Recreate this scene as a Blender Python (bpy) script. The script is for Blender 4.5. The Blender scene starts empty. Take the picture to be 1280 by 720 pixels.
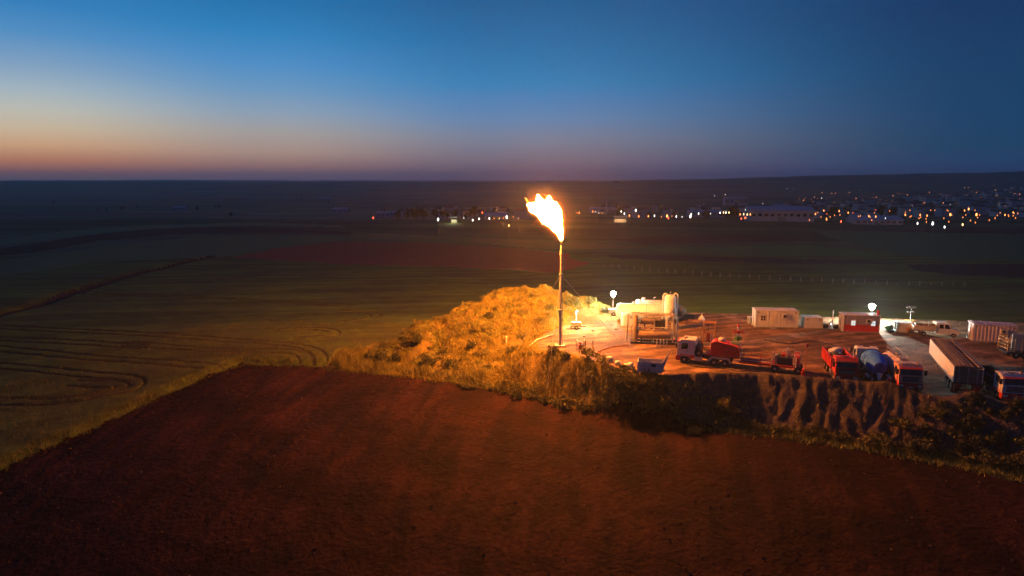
import bpy, bmesh, math, random
import numpy as np
from math import radians as R, sin, cos, pi, atan2, hypot
from mathutils import Vector, Matrix
random.seed(11); RNG = np.random.default_rng(7)
SC = bpy.context.scene; COL = SC.collection

# ------------------------------------------------------------------ camera
F = 853.0; PITCH = R(9.0); CAMZ = 23.0
cam = bpy.data.cameras.new('camera'); cam.lens = 36*F/1280; cam.sensor_width = 36
cam.clip_start = 0.5; cam.clip_end = 30000
camo = bpy.data.objects.new('camera', cam); COL.objects.link(camo)
camo.location = (0, 0, CAMZ); camo.rotation_euler = (R(90)-PITCH, 0, 0); SC.camera = camo

def ray(u, v):
    a = (u-640)/F; b = (360-v)/F
    return np.array([a, cos(PITCH)+b*sin(PITCH), -sin(PITCH)+b*cos(PITCH)])
def gp(u, v, z=0.0):
    d = ray(u, v); t = (z-CAMZ)/d[2]
    return (float(d[0]*t), float(d[1]*t), z)
def zat(u, v, y):
    d = ray(u, v); return float(CAMZ + d[2]*y/d[1])

def sky_rgb(c): return lin((c[0]*0.97, min(255, c[1]*1.025), c[2]*0.975))
def lin(c):
    return tuple(((x/255)/12.92 if x <= 10 else ((x/255+0.055)/1.055)**2.4) for x in c)

# ------------------------------------------------------------------ sky (dusk)
world = bpy.data.worlds.new('World'); SC.world = world; world.use_nodes = True
wt = world.node_tree; wt.nodes.clear()
def wn(t, **k):
    n = wt.nodes.new(t)
    for a, b in k.items(): setattr(n, a, b)
    return n
def wl(a, b): wt.links.new(a, b)
wout = wn('ShaderNodeOutputWorld'); wbg = wn('ShaderNodeBackground'); wbg.inputs[1].default_value = 0.96
wl(wbg.outputs[0], wout.inputs[0])
tc = wn('ShaderNodeTexCoord'); sep = wn('ShaderNodeSeparateXYZ'); wl(tc.outputs['Generated'], sep.inputs[0])
ez = wn('ShaderNodeMapRange'); ez.inputs[1].default_value = 0.0; ez.inputs[2].default_value = 0.5
wl(sep.outputs[2], ez.inputs[0])
SUNSET = -46.0
az = wn('ShaderNodeMath', operation='ARCTAN2'); wl(sep.outputs[0], az.inputs[0]); wl(sep.outputs[1], az.inputs[1])
sh = wn('ShaderNodeMath', operation='SUBTRACT'); wl(az.outputs[0], sh.inputs[0]); sh.inputs[1].default_value = R(SUNSET)
cs = wn('ShaderNodeMath', operation='COSINE'); wl(sh.outputs[0], cs.inputs[0])
ac = wn('ShaderNodeMath', operation='ARCCOSINE'); wl(cs.outputs[0], ac.inputs[0])   # 0..pi from the sunset
SKY = [
 (30, [(224,(118,92,104)),(215,(165,105,100)),(200,(206,131,104)),(180,(226,170,138)),(160,(220,188,168)),(135,(203,193,193)),(110,(174,184,205)),(80,(138,164,206)),(40,(88,144,206)),(0,(54,128,198))]),
 (330,[(224,(115,90,118)),(208,(168,120,120)),(190,(188,150,145)),(165,(178,164,170)),(140,(150,164,195)),(110,(112,154,205)),(80,(82,144,210)),(40,(48,130,200)),(0,(34,114,182))]),
 (630,[(224,(92,78,112)),(200,(122,110,136)),(175,(122,130,162)),(150,(98,134,186)),(125,(72,130,194)),(105,(44,128,194)),(80,(35,119,185)),(40,(30,106,171)),(0,(25,94,156))]),
 (1250,[(220,(36,56,104)),(200,(31,66,112)),(180,(22,67,108)),(140,(17,66,112)),(80,(16,63,112)),(0,(14,55,106))]),
]
prev = None; azs = []
for (u, st) in SKY:
    cr = wn('ShaderNodeValToRGB'); e = cr.color_ramp; wl(ez.outputs[0], cr.inputs[0])
    pts = []
    for (v, c) in st:
        d = ray(u, v); d = d/np.linalg.norm(d); pts.append((max(0, d[2])/0.5, sky_rgb(c)))
    top = lin((16, 62, 124)); pts.append((0.75, tuple(0.5*(a+b) for a, b in zip(pts[-1][1], top)))); pts.append((1.0, lin((13, 52, 108))))
    while len(e.elements) < len(pts): e.elements.new(0.5)
    for el, (p, c) in zip(e.elements, pts): el.position = p; el.color = (*c, 1)
    d = ray(u, 150); azs.append(atan2(d[0], d[1])-R(SUNSET))
    if prev is None: prev = cr.outputs[0]
    else:
        mr = wn('ShaderNodeMapRange', interpolation_type='SMOOTHSTEP'); wl(ac.outputs[0], mr.inputs[0])
        mr.inputs[1].default_value = azs[-2]; mr.inputs[2].default_value = azs[-1]
        mx = wn('ShaderNodeMixRGB'); wl(mr.outputs[0], mx.inputs[0]); wl(prev, mx.inputs[1]); wl(cr.outputs[0], mx.inputs[2]); prev = mx.outputs[0]
mr = wn('ShaderNodeMapRange'); wl(ac.outputs[0], mr.inputs[0]); mr.inputs[1].default_value = azs[-1]; mr.inputs[2].default_value = pi
mx = wn('ShaderNodeMixRGB'); wl(mr.outputs[0], mx.inputs[0]); wl(prev, mx.inputs[1]); mx.inputs[2].default_value = (*lin((13, 46, 88)), 1)
wl(mx.outputs[0], wbg.inputs[0])

# ------------------------------------------------------------------ exposure / render
vs = SC.view_settings; vs.view_transform = 'Standard'; vs.look = 'None'; vs.exposure = 0.0; vs.gamma = 1.0; vs.use_curve_mapping = False
SC.render.engine = 'CYCLES'
cy = SC.cycles
cy.use_denoising = True
try: cy.denoiser = 'OPENIMAGEDENOISE'
except Exception: pass
cy.max_bounces = 5; cy.diffuse_bounces = 2; cy.glossy_bounces = 2; cy.transmission_bounces = 2; cy.volume_bounces = 0; cy.transparent_max_bounces = 24
cy.sample_clamp_indirect = 3.0; cy.caustics_reflective = False; cy.caustics_refractive = False
cy.use_light_tree = True

# lamp strengths
FLAME_POWER = 1450.0; MAST_A = 2000.0; MAST_B = 8000.0; MAST_C = 3600.0

# ------------------------------------------------------------------ materials
MATS = {}
def mat(name, col, rough=0.7, var=0.25, scale=3.0, metal=0.0, bump=0.0, bscale=None, col2=None, stretch=None, spec=0.3, detail=6):
    if name in MATS: return MATS[name]
    m = bpy.data.materials.new(name); m.use_nodes = True; nt = m.node_tree; b = nt.nodes['Principled BSDF']
    b.inputs['Roughness'].default_value = rough; b.inputs['Metallic'].default_value = metal; b.inputs['Specular IOR Level'].default_value = spec
    t = nt.nodes.new('ShaderNodeTexCoord'); mp = nt.nodes.new('ShaderNodeMapping'); nt.links.new(t.outputs['Object'], mp.inputs[0])
    if stretch: mp.inputs['Scale'].default_value = stretch[:3]; mp.inputs['Rotation'].default_value = (0, 0, stretch[3] if len(stretch) > 3 else 0)
    n = nt.nodes.new('ShaderNodeTexNoise'); n.inputs['Scale'].default_value = scale; n.inputs['Detail'].default_value = detail; n.inputs['Roughness'].default_value = 0.65
    nt.links.new(mp.outputs[0], n.inputs['Vector'])
    cr = nt.nodes.new('ShaderNodeValToRGB'); nt.links.new(n.outputs[0], cr.inputs[0])
    c2 = col2 if col2 else tuple(min(1, x*(1+var)) for x in col)
    c1 = col if col2 else tuple(x*(1-var) for x in col)
    cr.color_ramp.elements[0].position = 0.32; cr.color_ramp.elements[0].color = (*c1, 1)
    cr.color_ramp.elements[1].position = 0.68; cr.color_ramp.elements[1].color = (*c2, 1)
    nt.links.new(cr.outputs[0], b.inputs['Base Color'])
    if bump:
        n2 = nt.nodes.new('ShaderNodeTexNoise'); n2.inputs['Scale'].default_value = bscale or scale*3; n2.inputs['Detail'].default_value = 5
        nt.links.new(mp.outputs[0], n2.inputs['Vector'])
        bp = nt.nodes.new('ShaderNodeBump'); bp.inputs['Strength'].default_value = 1.0; bp.inputs['Distance'].default_value = bump
        nt.links.new(n2.outputs[0], bp.inputs['Height']); nt.links.new(bp.outputs[0], b.inputs['Normal'])
    MATS[name] = m; return m
def dusty(m, amt=0.55, col=(0.30, 0.21, 0.14), scale=1.3):
    nt = m.node_tree; b = nt.nodes['Principled BSDF']; base = b.inputs['Base Color'].links[0].from_socket
    t = nt.nodes.new('ShaderNodeTexCoord'); n = nt.nodes.new('ShaderNodeTexNoise'); n.inputs['Scale'].default_value = scale; n.inputs['Detail'].default_value = 9; n.inputs['Roughness'].default_value = 0.72
    nt.links.new(t.outputs['Object'], n.inputs['Vector'])
    r = nt.nodes.new('ShaderNodeMapRange'); r.inputs[1].default_value = 0.40; r.inputs[2].default_value = 0.72; r.inputs[3].default_value = 0.06; r.inputs[4].default_value = amt; nt.links.new(n.outputs[0], r.inputs[0])
    mx = nt.nodes.new('ShaderNodeMixRGB'); nt.links.new(r.outputs[0], mx.inputs[0]); nt.links.new(base, mx.inputs[1]); mx.inputs[2].default_value = (*col, 1); nt.links.new(mx.outputs[0], b.inputs['Base Color'])
    rr_ = nt.nodes.new('ShaderNodeMapRange'); rr_.inputs[1].default_value = 0.40; rr_.inputs[2].default_value = 0.72; rr_.inputs[3].default_value = b.inputs['Roughness'].default_value; rr_.inputs[4].default_value = 0.9; nt.links.new(n.outputs[0], rr_.inputs[0]); nt.links.new(rr_.outputs[0], b.inputs['Roughness'])
    return m
def emit(name, col, strength, sample=True, add=False):
    if name in MATS: return MATS[name]
    m = bpy.data.materials.new(name); m.use_nodes = True; nt = m.node_tree; nt.nodes.clear()
    o = nt.nodes.new('ShaderNodeOutputMaterial'); e = nt.nodes.new('ShaderNodeEmission')
    e.inputs[0].default_value = (*col, 1); e.inputs[1].default_value = strength
    if add:
        tr = nt.nodes.new('ShaderNodeBsdfTransparent'); ad = nt.nodes.new('ShaderNodeAddShader')
        nt.links.new(tr.outputs[0], ad.inputs[0]); nt.links.new(e.outputs[0], ad.inputs[1]); nt.links.new(ad.outputs[0], o.inputs[0])
    else: nt.links.new(e.outputs[0], o.inputs[0])
    m.cycles.emission_sampling = 'AUTO' if sample else 'NONE'
    MATS[name] = m; return m
def glass(name='window_glass', col=(0.012, 0.014, 0.018)):
    return mat(name, col, rough=0.12, var=0.1, spec=0.6)

# ------------------------------------------------------------------ mesh helper
class MB:
    def __init__(s): s.v = []; s.f = []
    def add(s, vs, fs):
        o = len(s.v); s.v += [tuple(map(float, p)) for p in vs]; s.f += [tuple(i+o for i in f) for f in fs]; return s
    def box(s, x0, x1, y0, y1, z0, z1, M=None):
        p = [(x0,y0,z0),(x1,y0,z0),(x1,y1,z0),(x0,y1,z0),(x0,y0,z1),(x1,y0,z1),(x1,y1,z1),(x0,y1,z1)]
        if M is not None: p = [tuple(M @ Vector(q)) for q in p]
        return s.add(p, [(0,3,2,1),(4,5,6,7),(0,1,5,4),(1,2,6,5),(2,3,7,6),(3,0,4,7)])
    def tube(s, pts, r, n=10, cap=True, squash=1.0):
        pts = [Vector(p) for p in pts]; rs = r if hasattr(r, '__len__') else [r]*len(pts)
        vs = []; fs = []
        for i, p in enumerate(pts):
            t = (pts[min(i+1, len(pts)-1)]-pts[max(i-1, 0)]).normalized()
            ref = Vector((0, 0, 1)) if abs(t.z) < 0.95 else Vector((1, 0, 0))
            a = t.cross(ref).normalized(); b = t.cross(a)
            for k in range(n):
                q = p+(a*cos(2*pi*k/n)+b*sin(2*pi*k/n)*squash)*rs[i]; vs.append(q)
        for i in range(len(pts)-1):
            for k in range(n):
                k2 = (k+1) % n; fs.append((i*n+k, i*n+k2, (i+1)*n+k2, (i+1)*n+k))
        if cap: fs.append(tuple(range(n-1, -1, -1))); fs.append(tuple((len(pts)-1)*n+k for k in range(n)))
        return s.add(vs, fs)
    def cyl(s, p, q, r, n=14): return s.tube([p, q], r, n)
    def lathe(s, o, ax, prof, n=20):     # prof [(along, radius)]
        o = Vector(o); ax = Vector(ax).normalized()
        return s.tube([o+ax*a for a, r in prof], [max(r, 0.002) for a, r in prof], n)
    def prism(s, poly, y0, y1):          # poly in (x,z), extruded along y
        n = len(poly); vs = [(x, y0, z) for x, z in poly]+[(x, y1, z) for x, z in poly]
        fs = [tuple(range(n)), tuple(range(2*n-1, n-1, -1))]+[(i, i+n, (i+1) % n+n, (i+1) % n) for i in range(n)]
        return s.add(vs, fs)
    def mesh(s, name, m, smooth=False, bevel=0):
        me = bpy.data.meshes.new(name); me.from_pydata(s.v, [], s.f)
        if bevel:
            bm = bmesh.new(); bm.from_mesh(me)
            bmesh.ops.bevel(bm, geom=[e for e in bm.edges], offset=bevel, segments=2, affect='EDGES', profile=0.7, clamp_overlap=True)
            bm.to_mesh(me); bm.free()
        bm = bmesh.new(); bm.from_mesh(me); bmesh.ops.recalc_face_normals(bm, faces=bm.faces); bm.to_mesh(me); bm.free()
        if smooth:
            me.polygons.foreach_set('use_smooth', [True]*len(me.polygons))
            try: me.set_sharp_from_angle(angle=R(40))
            except Exception: pass
        for mm in (m if isinstance(m, (list, tuple)) else [m]): me.materials.append(mm)
        return me
    def build(s, name, m, parent=None, smooth=False, bevel=0):
        o = bpy.data.objects.new(name, s.mesh(name, m, smooth, bevel)); COL.objects.link(o)
        if parent: o.parent = parent
        return o
def tag(o, label=None, cat=None, group=None, kind=None):
    if label: o['label'] = label
    if cat: o['category'] = cat
    if group: o['group'] = group
    if kind: o['kind'] = kind
    return o
def thing(name, label, cat, loc=(0, 0, 0), yaw=0.0, group=None):
    o = bpy.data.objects.new(name, None); COL.objects.link(o); o.location = loc; o.rotation_euler = (0, 0, yaw); o.empty_display_size = 0.3
    return tag(o, label, cat, group)
def link_mesh(name, me, parent=None, loc=(0, 0, 0), rot=(0, 0, 0), scale=(1, 1, 1)):
    o = bpy.data.objects.new(name, me); COL.objects.link(o); o.location = loc; o.rotation_euler = rot; o.scale = scale
    if parent: o.parent = parent
    return o
def copy_tree(o, parent=None):
    c = o.copy(); COL.objects.link(c); c.parent = parent
    for ch in list(o.children): copy_tree(ch, c)
    return c
def lamp_light(name, parent, loc, power, col, radius=0.25, kind='POINT', aim=None, spot=150):
    l = bpy.data.lights.new(name, kind); l.energy = power; l.color = col; l.shadow_soft_size = radius
    o = bpy.data.objects.new(name, l); COL.objects.link(o); o.location = loc; o.parent = parent
    if kind == 'SPOT':
        l.spot_size = R(spot); l.spot_blend = 0.6
        o.rotation_euler = Vector(aim).to_track_quat('-Z', 'Y').to_euler()
    return o

# ------------------------------------------------------------------ noise (numpy)
_perm = RNG.random((512, 512))
def vnoise(x, y):
    xi = np.floor(x).astype(int); yi = np.floor(y).astype(int); fx = x-xi; fy = y-yi
    fx = fx*fx*(3-2*fx); fy = fy*fy*(3-2*fy)
    g = lambda i, j: _perm[i % 512, j % 512]
    return (g(xi, yi)*(1-fx)+g(xi+1, yi)*fx)*(1-fy)+(g(xi, yi+1)*(1-fx)+g(xi+1, yi+1)*fx)*fy
def fbm(x, y, o=4):
    s = 0; a = 0.5
    for i in range(o): s = s+a*(vnoise(x*2**i+17.3*i, y*2**i-9.1*i)-0.5); a *= 0.55
    return s
def sstep(a, b, x):
    t = np.clip((x-a)/(b-a), 0, 1); return t*t*(3-2*t)
def poly_sd(px, py, poly):               # signed distance, negative inside
    d = np.full(px.shape, 1e18); ins = np.zeros(px.shape, bool); n = len(poly)
    for i in range(n):
        x0, y0 = poly[i]; x1, y1 = poly[(i+1) % n]; ex, ey = x1-x0, y1-y0
        t = np.clip(((px-x0)*ex+(py-y0)*ey)/(ex*ex+ey*ey+1e-12), 0, 1)
        d = np.minimum(d, (px-x0-t*ex)**2+(py-y0-t*ey)**2)
        c = (y0 > py) != (y1 > py)
        with np.errstate(divide='ignore', invalid='ignore'): xi = (x1-x0)*(py-y0)/(y1-y0+1e-12)+x0
        ins ^= c & (px < xi)
    return np.where(ins, -1, 1)*np.sqrt(d)
def line_d(px, py, line):
    d = np.full(px.shape, 1e18)
    for (x0, y0), (x1, y1) in zip(line[:-1], line[1:]):
        ex, ey = x1-x0, y1-y0; t = np.clip(((px-x0)*ex+(py-y0)*ey)/(ex*ex+ey*ey+1e-12), 0, 1)
        d = np.minimum(d, (px-x0-t*ex)**2+(py-y0-t*ey)**2)
    return np.sqrt(d)

# ------------------------------------------------------------------ terrain
FIELD_Z = -4.5
PAD = [gp(u, v)[:2] for u, v in [(672, 436), (700, 441), (740, 453), (790, 470), (868, 474), (940, 470), (1010, 478), (1080, 485), (1150, 494), (1230, 504), (1290, 512)]]
PAD += [(70, 55), (110, 55), (110, 100)] + [gp(u, v)[:2] for u, v in [(1400, 415), (1270, 403), (1000, 395), (900, 392), (830, 390), (770, 390), (735, 392), (712, 402), (690, 414), (672, 425)]]
RIDGE = [(-25.5, 103.0, -4.4), (-19, 104.5, -2.6), (-12, 107, 0.3), (-5, 110, 3.2), (-0.5, 112, 4.9), (3, 113.5, 4.7), (7.5, 114.5, 3.8), (12.5, 116, 3.6), (16, 117.5, 2.0), (19.5, 119, -0.5)]
def base_z(x, y):
    yy = y+fbm(x/180+3, y/400)*60*sstep(150, 400, y)
    xr = x/np.maximum(y, 50.0)
    near = np.interp(yy, [-1e5, 60, 92, 130, 250, 390, 480, 620, 760, 1300, 1900, 2500, 3300, 4300, 6500, 9500], [-4.5, -4.5, -4.4, -2.6, -2.6, -0.6, -4, -14, -18, -19, -12, -2, 0, 0, 0, 0])
    left = np.interp(yy, [-1e5, 60, 92, 130, 250, 390, 480, 620, 760, 1300, 1900, 2500, 3300, 4300, 6500, 9500], [-4.5, -4.5, -4.5, -4.3, -3.2, 0.2, -4, -16, -20, -24, -24, -20, 0, 0, 0, 0])
    z = left+(near-left)*sstep(-20, 25, x-(y-100)*0.05)
    e = np.clip((x+22)*-0.487+(y-100)*-0.873, 0, 70)          # invented slope of the ploughed field, added so it darkens away from the flame
    z = z-(0.022*e+0.0028*e*e)
    # the hills that close the view
    hz = np.interp(xr, [-1.2, -0.75, -0.37, 0.0, 0.15, 0.42, 0.75, 1.2], [12, 14, 11, 7, 17, 39, 62, 70])
    z = z+(hz)*sstep(2100, 3300, yy)*(1-0.5*sstep(3600, 6000, y))
    far2 = np.interp(xr, [-1.2, 0, 1], [24, 12, 0])
    z = z+far2*sstep(4800, 6800, y)*0.9
    z = z+fbm(x/260, y/260, 4)*(7*sstep(420, 900, y)+6*sstep(2300, 3000, y))+fbm(x/700+5, y/700, 3)*14*sstep(2300, 3200, y)+fbm(x/70, y/90, 3)*1.2*sstep(110, 300, y)
    return z
def height(x, y, full=False):
    x = np.asarray(x, float); y = np.asarray(y, float)
    b = base_z(x, y)
    near = (y < 175) & (y > 40) & (np.abs(x) < 130)
    z = b.copy(); sd = np.full(x.shape, 1e3); rw = np.zeros(x.shape)
    if near.any():
        X = x[near]; Y = y[near]; bz = b[near]
        d = poly_sd(X, Y, PAD)
        front = sstep(17, 24, X)*(1-sstep(88, 95, Y))
        fl = 1-np.abs(2*vnoise(X*0.8+6*fbm(X*0.35, Y*0.4), Y*0.3+5)-1); fl2 = 1-np.abs(2*vnoise(X*2.3+3*fbm(X*1.2, Y*0.7), Y*0.35+9)-1)
        lob = 1-np.abs(2*vnoise(X*0.17+1.3, Y*0+4.5)-1)
        wob = front*((fl-0.5)*0.35*vnoise(X*0.33+8, Y*0.5)+(fl2-0.5)*0.7*vnoise(X*0.6+3, Y*0.8)+(lob-0.6)*1.1+fbm(X*1.4, Y*1.4, 5)*1.3)+(1-front)*fbm(X/3, Y/3)*2.5
        w = 4.6*front+5.4*(1-front)
        t = np.clip((d+wob*np.clip(0.5+d, 0, 1.0))/w, 0, 1)
        prof = (1-t)*(front)+(1-sstep(0, 1, t))*(1-front)
        zz = bz*(1-prof)+0*prof
        zz = zz+fbm(X*0.8, Y*0.8, 4)*0.10*(d < 1)
        # spoil berm on the front edge
        zz = zz+front*np.exp(-((d+0.1)/1.3)**2)*(0.15+0.95*np.clip(lob*1.3-0.25, 0, 1))
        # low bank between flare and ploughed field
        lb = sstep(4, 8, X)*(1-sstep(19, 24, X))*(Y < 95)
        zz = zz+lb*np.exp(-((d-1.2)/1.6)**2)*(0.7+fbm(X/2, Y/2)*1.2)
        # mound with the flare pit behind it
        hh = np.full(X.shape, -50.0)
        for (a, c) in zip(RIDGE[:-1], RIDGE[1:]):
            ex, ey = c[0]-a[0], c[1]-a[1]; tt = np.clip(((X-a[0])*ex+(Y-a[1])*ey)/(ex*ex+ey*ey), 0, 1)
            qx = X-a[0]-tt*ex; qy = Y-a[1]-tt*ey; dd = np.hypot(qx, qy)
            top = a[2]+(c[2]-a[2])*tt
            wid = np.where(qy < 0, 13.0, 9.0)*np.clip((top+6.5)/9, 0.45, 1.1)
            g = np.exp(-(dd/wid*1.55)**2)
            hh = np.maximum(hh, bz+(top-bz)*g)
        lump = fbm(X/3.0, Y/3.0, 5)*3.0+fbm(X/0.9, Y/0.9, 3)*0.7
        inpad = 1-sstep(-1.5, 3.0, d)
        hh = hh+lump*np.clip((hh-bz)/3, 0, 1)
        hh = hh*(1-inpad)+np.minimum(hh, zz)*inpad
        use = hh > zz
        rw[near] = np.clip((hh-bz)/1.2, 0, 1)*(hh > zz-0.2)
        zz = np.where(use, hh, zz)
        z[near] = zz; sd[near] = d
    return (z, sd, rw) if full else z
def hit(u, v, up=0.0, far=7300):
    d = ray(u, v); d = d/d[1]
    ys = 40*np.exp(np.linspace(0, math.log(far/40), 900))
    for it in range(2):
        h = height(d[0]*ys, ys)+up; zz = CAMZ+d[2]*ys
        k = int(np.argmax(h >= zz))
        if not (h[k] >= zz[k]): return None
        if it == 0: ys = np.linspace(ys[max(k-1, 0)], ys[k], 40)
    y = float(ys[k]); return (float(d[0]*y), y, float(h[k]-up))
def onpix(pts): 
    out = []
    for u, v in pts:
        p = hit(u, v)
        if p: out.append(p[:2])
    return out

# field outlines
PLOUGHED = onpix([(300, 456), (345, 458), (400, 459), (455, 466), (560, 478), (640, 492), (760, 513), (880, 533), (1010, 552), (1150, 575), (1280, 601)]) + [(90, 38), (90, -60), (-120, -60), (-75, 38)] + onpix([(0, 590), (150, 522)])
def crop_px(pts, u0=0, v0=360, k=2.6667): return [(u0+a/k, v0+b/k) for a, b in pts]
def spline(pts, n=8):
    P = [np.array(p) for p in pts]; out = []
    for i in range(len(P)-1):
        p0 = P[max(i-1, 0)]; p1 = P[i]; p2 = P[i+1]; p3 = P[min(i+2, len(P)-1)]
        for k in range(n):
            t = k/n; out.append(tuple(0.5*((2*p1)+(-p0+p2)*t+(2*p0-5*p1+4*p2-p3)*t*t+(-p0+3*p1-3*p2+p3)*t**3)))
    out.append(tuple(P[-1])); return out
TRACK_PX = [
 crop_px([(-60, 128), (180, 140), (500, 155), (800, 176), (960, 188), (1030, 202), (1062, 222), (1068, 250)]),
 crop_px([(420, 185), (560, 196), (780, 210), (960, 212), (1010, 225), (1020, 248)]),
 crop_px([(-60, 196), (100, 212), (300, 232), (520, 246), (740, 264)]),
 crop_px([(-60, 258), (100, 268), (280, 288), (400, 298), (455, 312), (440, 334), (360, 352), (240, 372), (100, 380), (-60, 376)]),
 crop_px([(240, 318), (340, 322), (400, 326), (380, 338), (300, 352)]),
 crop_px([(-60, 168), (200, 178), (480, 196)]),
 crop_px([(920, 140), (1050, 135), (1110, 146), (1095, 160), (980, 168)]),
 crop_px([(1130, 78), (1215, 80), (1250, 88), (1230, 100), (1120, 118)]),
 crop_px([(200, 18), (600, 28), (900, 44), (1180, 60)]),
]
TRACKS = []
for tp in TRACK_PX:
    w = [(lambda h_: h_[:2] if h_ else gp(u, v, FIELD_Z)[:2])(hit(u, v, 0.8)) for u, v in tp]
    s = spline(w, 6); A = np.array(s); T = np.gradient(A, axis=0); T /= np.linalg.norm(T, axis=1)[:, None]+1e-9; N = np.stack([-T[:, 1], T[:, 0]], 1)
    TRACKS.append([tuple(p) for p in A+N*0.95]); TRACKS.append([tuple(p) for p in A-N*0.95])
DITCH = onpix([(-30, 404), (40, 386), (90, 368), (130, 356), (175, 341), (225, 328), (262, 320)])
PATCH = {   # other fields, drawn on the ground as a map
 'red_field': onpix([(288, 322), (340, 312), (420, 302), (520, 303), (610, 308), (700, 316), (735, 330), (690, 342), (620, 337), (520, 333), (430, 330), (350, 326)]),
 'fallow_field': onpix([(-20, 314), (60, 302), (130, 292), (190, 287), (250, 284), (330, 286), (440, 290), (440, 294), (330, 291), (230, 293), (120, 302), (40, 316), (-20, 322)]),
 'meadow_strip': onpix([(-20, 300), (90, 288), (180, 281.5), (300, 278.5), (420, 282), (430, 285), (300, 282.5), (190, 286), (90, 296), (-20, 309)]),
 'oat_field': onpix([(-20, 330), (120, 309), (230, 298), (330, 294), (440, 298), (420, 301), (340, 311), (285, 321), (120, 327), (-20, 352)]),
 'rye_field': onpix([(440, 291), (560, 296), (700, 303), (820, 309), (800, 311), (690, 312), (600, 305), (520, 300), (440, 298)]),
 'bare_field': onpix([(770, 300), (830, 296), (930, 294), (1010, 296), (990, 302), (880, 305), (800, 307)]),
 'green_field': onpix([(800, 311), (900, 308), (1010, 307), (1075, 313), (1090, 320), (960, 321), (850, 317)]),
 'stubble_field': onpix([(760, 319), (900, 322), (1085, 325), (1100, 330), (960, 330), (840, 326), (760, 323)]),
 'dark_field': onpix([(1130, 331), (1230, 330), (1330, 332), (1330, 349), (1200, 345), (1150, 340)]),
 'clover_field': onpix([(1010, 288), (1120, 290), (1330, 294), (1330, 324), (1200, 325), (1120, 318), (1060, 305)]),
}

az_f = np.arange(-46, 46.001, 0.14); az_c = np.concatenate([np.arange(-180, -46, 3.35), az_f, np.arange(49, 180, 3.35)])
AZ = np.radians(az_c)
rr = [3.0]
while rr[-1] < 55: rr.append(rr[-1]+0.9)
while rr[-1] < 185: rr.append(rr[-1]+0.3)
while rr[-1] < 7400: rr.append(rr[-1]*1.011)
RR = np.array(rr)
GA, GR = np.meshgrid(AZ, RR, indexing='ij')
GX = GR*np.sin(GA); GY = GR*np.cos(GA)
GZ, GS, GM = height(GX, GY, True)
na, nr = GX.shape
# classify points, then faces
PS = poly_sd(GX, GY, PLOUGHED)
front_bank = (GS > -0.6) & (GS < 7) & (GX > 17.5) & (GY < 90)
crop = (PS > 0.3) & (GM < 0.15) & (GS > 10) & (GY > 20) & (GX < GY*0.02+2) & (GY < 215) & ~((PS < 9) & (GX > -28+fbm(GX/4, GY/4)*6) & (GY < 113))
grow = sstep(0.0, 2.2, PS+fbm(GX/1.7, GY/1.7, 3)*1.6)*crop*sstep(0, 22, GY*0.02+2-GX)*(1-sstep(170, 215, GY))
trk = np.full(GX.shape, 1e3)
sel = (GX < 15) & (GY > 55) & (GY < 200) & (GX > -140)
for t in TRACKS: trk[sel] = np.minimum(trk[sel], line_d(GX[sel], GY[sel], t))
# standing crop is about 0.8 m tall, wheel tracks run through it
GZ = GZ+grow*(0.85+fbm(GX/2.5, GY/2.5, 4)*0.35)*(0.72+0.28*sstep(0.05, 0.4, trk))
clod = fbm(GX*0.8, GY*0.8, 4)*0.20+fbm(GX*2.6, GY*2.6, 2)*0.14+fbm((GX*0.98-GY*0.2)*0.8, GY*0.04, 2)*0.26
GZ = GZ+np.where((PS < 0) & (GM < 0.1), clod+0.05*fbm(GX*0.7-GY*0.12, GY*0.02)*2, 0)
dd = line_d(GX, GY, DITCH)
GZ = GZ-np.exp(-(dd/2.2)**2)*1.3*(GX < 0)
CLS = np.zeros(GX.shape, int)            # 0 ground
names = ['ground', 'ploughed_field', 'wheat_field', 'yard', 'embankment', 'grass_mound', 'wheel_track', 'farm_track'] + list(PATCH)
CLS[(GY < 250+fbm(GX/60, GY/60)*60) & (GY > 30) & (GX > -600) & (GX < 600)] = 2
CLS[crop] = 2
for i, k in enumerate(PATCH):
    if len(PATCH[k]) > 2:
        wob = fbm(GX/25, GY/25, 3)*6
        CLS[poly_sd(GX, GY, PATCH[k])+wob < 0] = 8+i
CLS[(trk < 0.20) & crop & (CLS == 2)] = 6
CLS[(dd < 1.7) & (GX < 0)] = 7
CLS[(GS < 9) & (GS >= 0)] = 5
CLS[front_bank] = 4
CLS[(GM > 0.12) | ((PS < 9) & (PS > 0) & (GX > -28+fbm(GX/4, GY/4)*6) & (GX < 5) & (GY < 106) & (GY > 80))] = 5
CLS[(PS < 0.2+fbm(GX/1.3, GY/1.3)*1.2) & (GS > 0.5)] = 1
CLS[(GS < 0) & ~front_bank & (GM < 0.3)] = 3
P3 = np.stack([GX, GY, GZ], -1).reshape(-1, 3)
ii, jj = np.meshgrid(np.arange(na), np.arange(nr-1), indexing='ij'); i2 = (ii+1) % na
Q = np.stack([ii*nr+jj, ii*nr+jj+1, i2*nr+jj+1, i2*nr+jj], -1).reshape(-1, 4)
QC = CLS[ii, jj].reshape(-1)

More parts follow.
